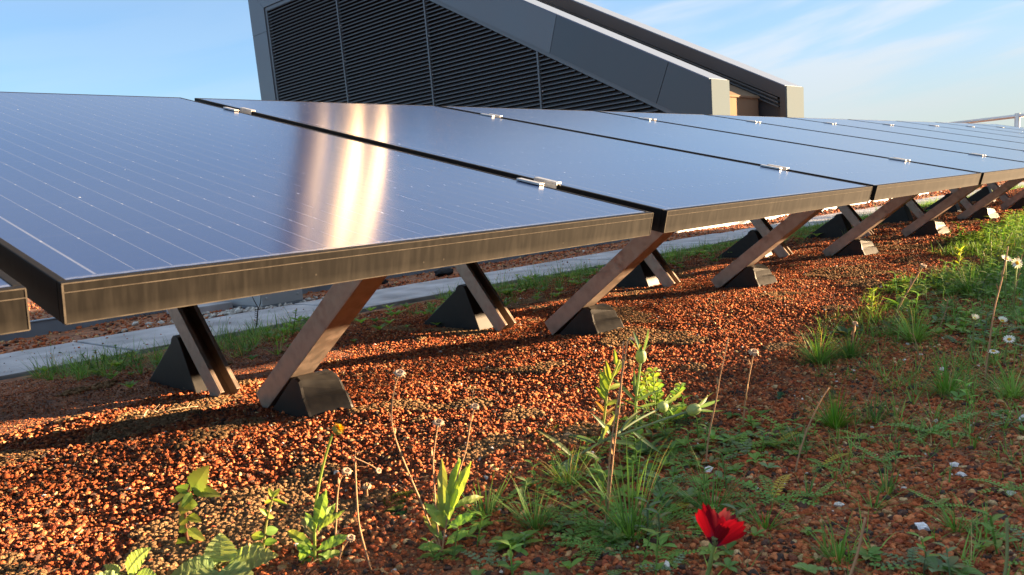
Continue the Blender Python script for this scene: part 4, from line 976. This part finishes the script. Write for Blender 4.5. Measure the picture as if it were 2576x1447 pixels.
fern(2360, 1280, 5, .045, 'feathery tuft above the largest white shard', GR)
fern(2335, 1095, 7, .095, 'wide feathery plant with fronds lying right, in the right half', (0.170, 0.340, 0.085))
fern(1510, 1390, 7, .060, 'feathery rosette at the bottom centre beneath the long grass', (0.153, 0.306, 0.068))
fern(1680, 1410, 5, .050, 'small dark feathery rosette at the bottom, left of the poppy stem', GR)
fern(1700, 1065, 7, .080, 'dark feathery fronds lying under the larger lying bud', (0.085, 0.204, 0.076))
fern(2480, 1330, 5, .055, 'sparse feathery plant near the bottom right, beside short grass', GR)
fern(2540, 1240, 6, .060, 'feathery plant against the right edge of the photo', GR)
fern(1960, 1120, 6, .07, 'bright feathery fronds beside grass, right of the tall dry stalk', (0.187, 0.374, 0.085), 1)
fern(2170, 1110, 5, .055, 'feathery plant just right of the dense upright grass clump', GR)

# --- grass tufts
def tuft(px, py, n, L_, label, W_=.0022, c=GR, dry=.08, bend=(.4, 1.6), spread=.5):
    b = G(px, py); mb = MB(); tuft_into(mb, b, int(n * 1.5), L_, W_, spread, c, dry, bend); o = mb.build('grass_tuft', M_grassm, origin=tuple(b)); tag(o, label, 'grass tuft', 'grass tufts on the gravel'); return o
tuft(1345, 1330, 90, .085, 'dark dense grass tuft at the bottom, left of the long-bladed one', c=GRD)
tuft(1585, 1350, 110, .125, 'long-bladed sprawling grass tuft left of the poppy', c=(0.119, 0.252, 0.047))
tuft(2100, 1075, 190, .085, 'dense upright bright green grass clump, right of centre', c=(0.106, 0.265, 0.027), bend=(.1, .6), spread=0, W_=.0018)
tuft(2060, 915, 150, .09, 'widest soft grass clump on the shaded slope, behind the feathery plants', c=(0.100, 0.225, 0.040), W_=.003)
tuft(2140, 900, 120, .085, 'grass clump joined to the right side of the widest clump', c=(0.080, 0.186, 0.040), W_=.003)
tuft(2380, 990, 130, .09, 'spreading bright grass tuft below the white daisies', c=(0.119, 0.265, 0.040), W_=.0025)
tuft(2545, 1000, 100, .08, 'grass tuft touching the right edge below the daisies', W_=.0025)
tuft(2405, 1335, 40, .060, 'star-shaped grass tuft right of the largest white shard', c=(0.119, 0.265, 0.047))
tuft(2110, 1415, 45, .060, 'loose grass tuft at the bottom, right of the poppy', c=(0.119, 0.265, 0.047))
tuft(2230, 1240, 45, .055, 'short spiky grass tuft above the largest white shard, left', c=(0.133, 0.265, 0.053))
tuft(1925, 1330, 40, .065, 'thin grass tuft touching the right side of the poppy flower', c=(0.119, 0.265, 0.047))
tuft(1430, 1220, 80, .080, 'grass tuft with reddish dead blades under the lying bud stems', dry=.3)
tuft(1790, 1290, 90, .090, 'grass tuft directly above the poppy', c=(0.106, 0.239, 0.047))
tuft(2010, 1130, 50, .07, 'fine thin grass left of the dense upright clump', c=(0.093, 0.199, 0.053), dry=.2)
tuft(2200, 1060, 50, .07, 'fine dark grass right of the dense upright clump', c=(0.066, 0.146, 0.040), dry=.2)
tuft(1220, 1300, 22, .075, 'few upright wide grass blades between dried daisies and dark tuft', W_=.004, c=(0.119, 0.239, 0.066), bend=(0, .4), spread=0)
tuft(2440, 740, 150, .10, 'tall grass clump in the far right weeds, above the dark rosettes', c=(0.093, 0.225, 0.040), W_=.003)
tuft(2300, 860, 160, .10, 'mixed grass clump left of the white daisies', W_=.003)

# --- uncountable low growth
mb = MB()
n_ = 0
while n_ < 1250:                      # right-hand shaded slope
    x = random.uniform(.4, 9.0); y = random.uniform(-2.0, 1.35); 
    if not inview(np.array([x]), np.array([y]), .03)[0]: continue
    d_ = math.hypot(x, y); m1 = float(vnoise([x], [y], 2.2, 31)[0]); edge = 1.05 + .09 * x * .3
    dens = (m1 - .42) * 2.2 + (.35 if x > 2.6 else 0) - max(0, (y - (.35 + .13 * x))) * 3.0
    if random.random() > dens: continue
    n_ += 1; z = H(x, y); tuft_into(mb, (x, y, z), random.randint(5, 16), random.uniform(.025, .06) * (1 + .10 * d_), .0016 * (1 + .3 * d_), .6, random.choice([GR, GRD, (.15, .30, .06)]), .1)
PX = [(1990, 905), (2100, 800), (2200, 740), (2330, 690), (2420, 625), (2500, 590), (2590, 575), (2600, 900), (2500, 1010), (2300, 1010), (2200, 960), (2050, 960)]
def inpoly(x, y):
    c_ = False
    for i in range(len(PX)):
        (x0, y0), (x1, y1) = PX[i], PX[i - 1]
        if (y0 > y) != (y1 > y) and x < (x1 - x0) * (y - y0) / (y1 - y0) + x0: c_ = not c_
    return c_
k = 0
while k < 230:
    x, y = random.uniform(1990, 2600), random.uniform(575, 1010)
    if not inpoly(x, y): continue
    g = G(x, y)
    if vnoise([g.x * 1.0], [g.y], 3.0, 61)[0] < .38: continue
    k += 1; d_ = math.hypot(g.x, g.y); tuft_into(mb, g, random.randint(8, 18), random.uniform(.025, .060) * (1 + .12 * d_), .0014 * (1 + .3 * d_), .6, random.choice([GR, GRD, (.15, .30, .06)]), .08)
o = mb.build('grass', M_grassm); tag(o, 'short grass scattered thinly over the shaded gravel slope', 'grass', kind='stuff')
mb = MB(); n_ = 0
while n_ < 1600:                     # seedlings and small herbs
    x = random.uniform(.25, 8.0); y = random.uniform(-1.8, 1.3)
    if not inview(np.array([x]), np.array([y]), .03)[0]: continue
    d_ = math.hypot(x, y); m1 = float(vnoise([x], [y], 2.6, 41)[0])
    near = 1 if (d_ < 1.15 and x < .85) else 0
    dens = (m1 - .45) * 1.6 + near * .12 + (.3 if x > 2.8 else 0) - max(0, (y - (.5 + .12 * x))) * 2.6
    if random.random() > dens: continue
    n_ += 1; z = H(x, y); b = Vector((x, y, z)); s = random.uniform(.007, .018) * (1 + .30 * d_) * 1.0; k = random.random()
    mb.col = jc(random.choice([GR, GRD, (.18, .32, .09), (.16, .25, .13)]), .25)
    if k < .45:
        for i in range(random.randint(3, 6)):
            th = i * 2.4 + x * 50; mb.leaf(b + UP * s * .3, (math.cos(th), math.sin(th), random.uniform(.2, 1)), s, s * .5, st=4, shape=1.2)
    elif k < .8:
        for i in range(random.randint(2, 5)):
            th = random.uniform(0, 6.28); mb.frond(b + UP * .002, (math.cos(th), math.sin(th), random.uniform(.1, .6)), s * 2.4, s * .7, n=7)
    else:
        tp = b + Vector((random.uniform(-.3, .3), random.uniform(-.3, .3), 1)) * s * 2.2; mb.tube([b, tp], s * .05, n=4)
        for i in range(7):
            q = b.lerp(tp, (i + 1) / 7); th = i * 2.4; mb.leaf(q, (math.cos(th), math.sin(th), .5), s * .9, s * .35, st=4)
o = mb.build('ground_cover', M_leaf); tag(o, 'tiny seedlings and feathery sprouts spread between the stones', 'ground cover', kind='stuff')
mb = MB()                            # strip of grass by the path
for k in range(2300):
    x = random.uniform(.8, 13); y = 2.94 - abs(random.gauss(0, .24)); 
    if not inview(np.array([x]), np.array([y]), .03)[0] or vnoise([x], [y], 1.7, 51)[0] < .22: continue
    tuft_into(mb, (x, y, H(x, y)), random.randint(10, 20), random.uniform(.06, .13) * (1.25 if random.random() < .15 else .85), .003, .4, random.choice([GR, GRD, (.10, .21, .05)]), .06)
o = mb.build('verge_grass', M_grassm); tag(o, 'ragged shaded grass growing along the near edge of the paved path', 'grass', kind='stuff')
mb = MB()
for k in range(420):
    x = random.uniform(.8, 9); y = random.uniform(2.2, 2.95)
    b = Vector((x, y, H(x, y))); s = random.uniform(.02, .05); mb.col = jc(GRD if random.random() < .6 else GR, .3)
    for i in range(6):
        th = i * 2.4 + k; mb.leaf(b + UP * s * .3, (math.cos(th), math.sin(th), .8), s, s * .35, st=4)
o = mb.build('verge_weeds', M_leaf); tag(o, 'small leafy weeds among the grass beside the paved path', 'ground cover', kind='stuff')
# weeds standing against the path
for (x, y, tops, lb) in ((250, 945, [(205, 890), (222, 905)], 'weed sprig silhouetted on the path, leftmost of the group'), (250, 940, [(240, 880), (262, 892)], 'weed sprig with round leaflets second from the left on the path'),
                         (300, 930, [(290, 868), (322, 885)], 'tallest forked weed sprig in front of the pale slabs'), (330, 925, [(332, 882)], 'small weed sprig between the forked sprig and the first support'),
                         (500, 862, [(508, 855), (498, 835)], 'weed sprig beside the first rear leg'), (735, 845, [(745, 780)], 'bushy green weed left of the first front leg at the path edge'),
                         (1130, 770, [(1130, 735), (1118, 745)], 'weed by the path behind the second rear foot'), (1320, 735, [(1300, 692), (1335, 700)], 'tall weed by the path between second and third supports'), (1075, 790, [(1080, 765)], 'short weed left of the second rear foot')):
    b = G(x, y); Q = Plant('path_weed', b, lb, 'weed', 'weeds growing by the paved path'); u = mm(1, b)
    for (tx, ty) in tops:
        w_ = [b] + P2(b, [((x + tx) / 2, (y + ty) / 2 + 4), (tx, ty)]); Q.stalk(w_, u * 1.6, u * 1.0, GRD, 4); stem_leaves(Q.lv, w_, 18, u * 13, u * 6, GRD if x < 600 else GR, .15, 1.0, .6)
    Q.done()
b = G(645, 832); Q = Plant('bare_twig', b, 'thin dark bare twig standing against the pale slabs and grey box', 'twig'); u = mm(1, b)
Q.stalk([b] + P2(b, [(647, 800), (649, 775)]), u * 2, u * 1.4, (.03, .025, .025), 5); Q.stalk(P2(b, [(649, 775), (640, 758), (634, 745)]), u * 1.3, u * .8, (.03, .025, .025), 4); Q.stalk(P2(b, [(648, 780), (655, 762), (656, 742)]), u * 1.3, u * .8, (.03, .025, .025), 4)
for k in range(10):
    yy = 780 + k * 5; q = At(646 + random.uniform(-1, 1), yy, b); Q.stem.col = (.03, .025, .025); Q.stem.tube([q, At(646 + random.choice([-1, 1]) * 6, yy - 3, b)], u * .9, n=3)
Q.done(M_dry)
# fallen twig by the first foot
b = G(372, 1050); Q = Plant('fallen_twig', b, 'pale dry twig lying on the gravel before the first support', 'twig')
pts = [G(360, 1062) + UP * .008, G(375, 1046) + UP * .014, G(400, 1048) + UP * .010, G(440, 1042) + UP * .012, G(500, 1030) + UP * .008]; Q.stalk(pts, .0016, .0008, (.50, .38, .24), 5)
for k in range(6):
    q = pts[k % 4].lerp(pts[k % 4 + 1], random.random()); Q.stalk([q, q + Vector((random.uniform(-.02, .02), random.uniform(-.02, .02), random.uniform(.004, .014)))], .0009, .0004, (.50, .38, .24), 4)
Q.done(M_dry)
# moss cushions
def moss(px, py, rx, label):
    b = G(px, py); mb = MB()
    for k in range(900):
        a = random.uniform(0, 6.283); r_ = rx * math.sqrt(random.random()); x = b.x + math.cos(a) * r_ * 1.0; y = b.y + math.sin(a) * r_ * .75; mb.col = jc((.13, .15, .025), .4)
        mb.blade((x, y, H(x, y) - .001), (random.uniform(-.5, .5), random.uniform(-.5, .5), 1), random.uniform(.003, .008), .0016, bend=.6, st=2)
    o = mb.build('moss', M_grassm, origin=tuple(b)); tag(o, label, 'moss')
moss(1410, 1096, .075, 'olive moss cushion on gravel beside the tan pointed stone')
moss(1010, 1255, .03, 'small moss patch left of the dried daisies')
moss(1760, 1085 + 80, .05, 'moss patch under the tall thin dry stalk')

mb = MB()                            # straw and dead bits
for k in range(900):
    x = random.uniform(.25, 5.5); y = random.uniform(-1, 2.8)
    if not inview(np.array([x]), np.array([y]), .03)[0]: continue
    a = random.uniform(0, 3.14); l_ = random.uniform(.008, .03); z = H(x, y) + .006; d = Vector((math.cos(a), math.sin(a), random.uniform(-.15, .3))) * l_
    q = Vector((x, y, z)); mb.col = jc(random.choice([TAN, (.50, .38, .20), TAND]), .3); mb.tube([q - d * .5, q + Vector((random.uniform(-.15, .15), random.uniform(-.15, .15), .1)) * l_, q + d * .5], .0005, .0003, n=3)
o = mb.build('straw', M_dry); tag(o, 'bits of dry straw and dead stalk lying among the stones', 'straw', kind='stuff')
mb = MB()                            # thin bare stalks rising from the weedy slope

o = None
for (x, y, tx, ty, lb) in ((2430, 900, 2452, 805, 'thin pale bare stalk left of the half-closed daisies'), (2310, 905, 2296, 838, 'short brown stalk among grass left of the daisies'), (2545, 760, 2570, 640, 'thin dry stalk leaning out of the frame at the right edge'), (2180, 1010, 2205, 925, 'fine bent stalk rising between the wide clump and the spreading tuft'), (1650, 1000, 1640, 930, 'wispy stalk in front of the clover-leaved plant'), (2360, 830, 2385, 752, 'pinkish dry stalk crossing the dark rosette on the right')):
    b = G(x, y); Q = Plant('dry_stalk', b, lb, 'stalk'); u = mm(1, b); Q.stalk([b] + P2(b, [((x + tx) / 2 + 3, (y + ty) / 2), (tx, ty)]), u * 1.5, u * .9, TAN, 4)
    for k in range(4):
        t = .35 + k * .18; q = At(x + (tx - x) * t, y + (ty - y) * t, b); Q.stem.col = TAN; Q.stem.tube([q, At(x + (tx - x) * t + random.choice([-9, 9]), y + (ty - y) * t - 9, b)], u * .8, n=3)
    Q.done(M_dry)
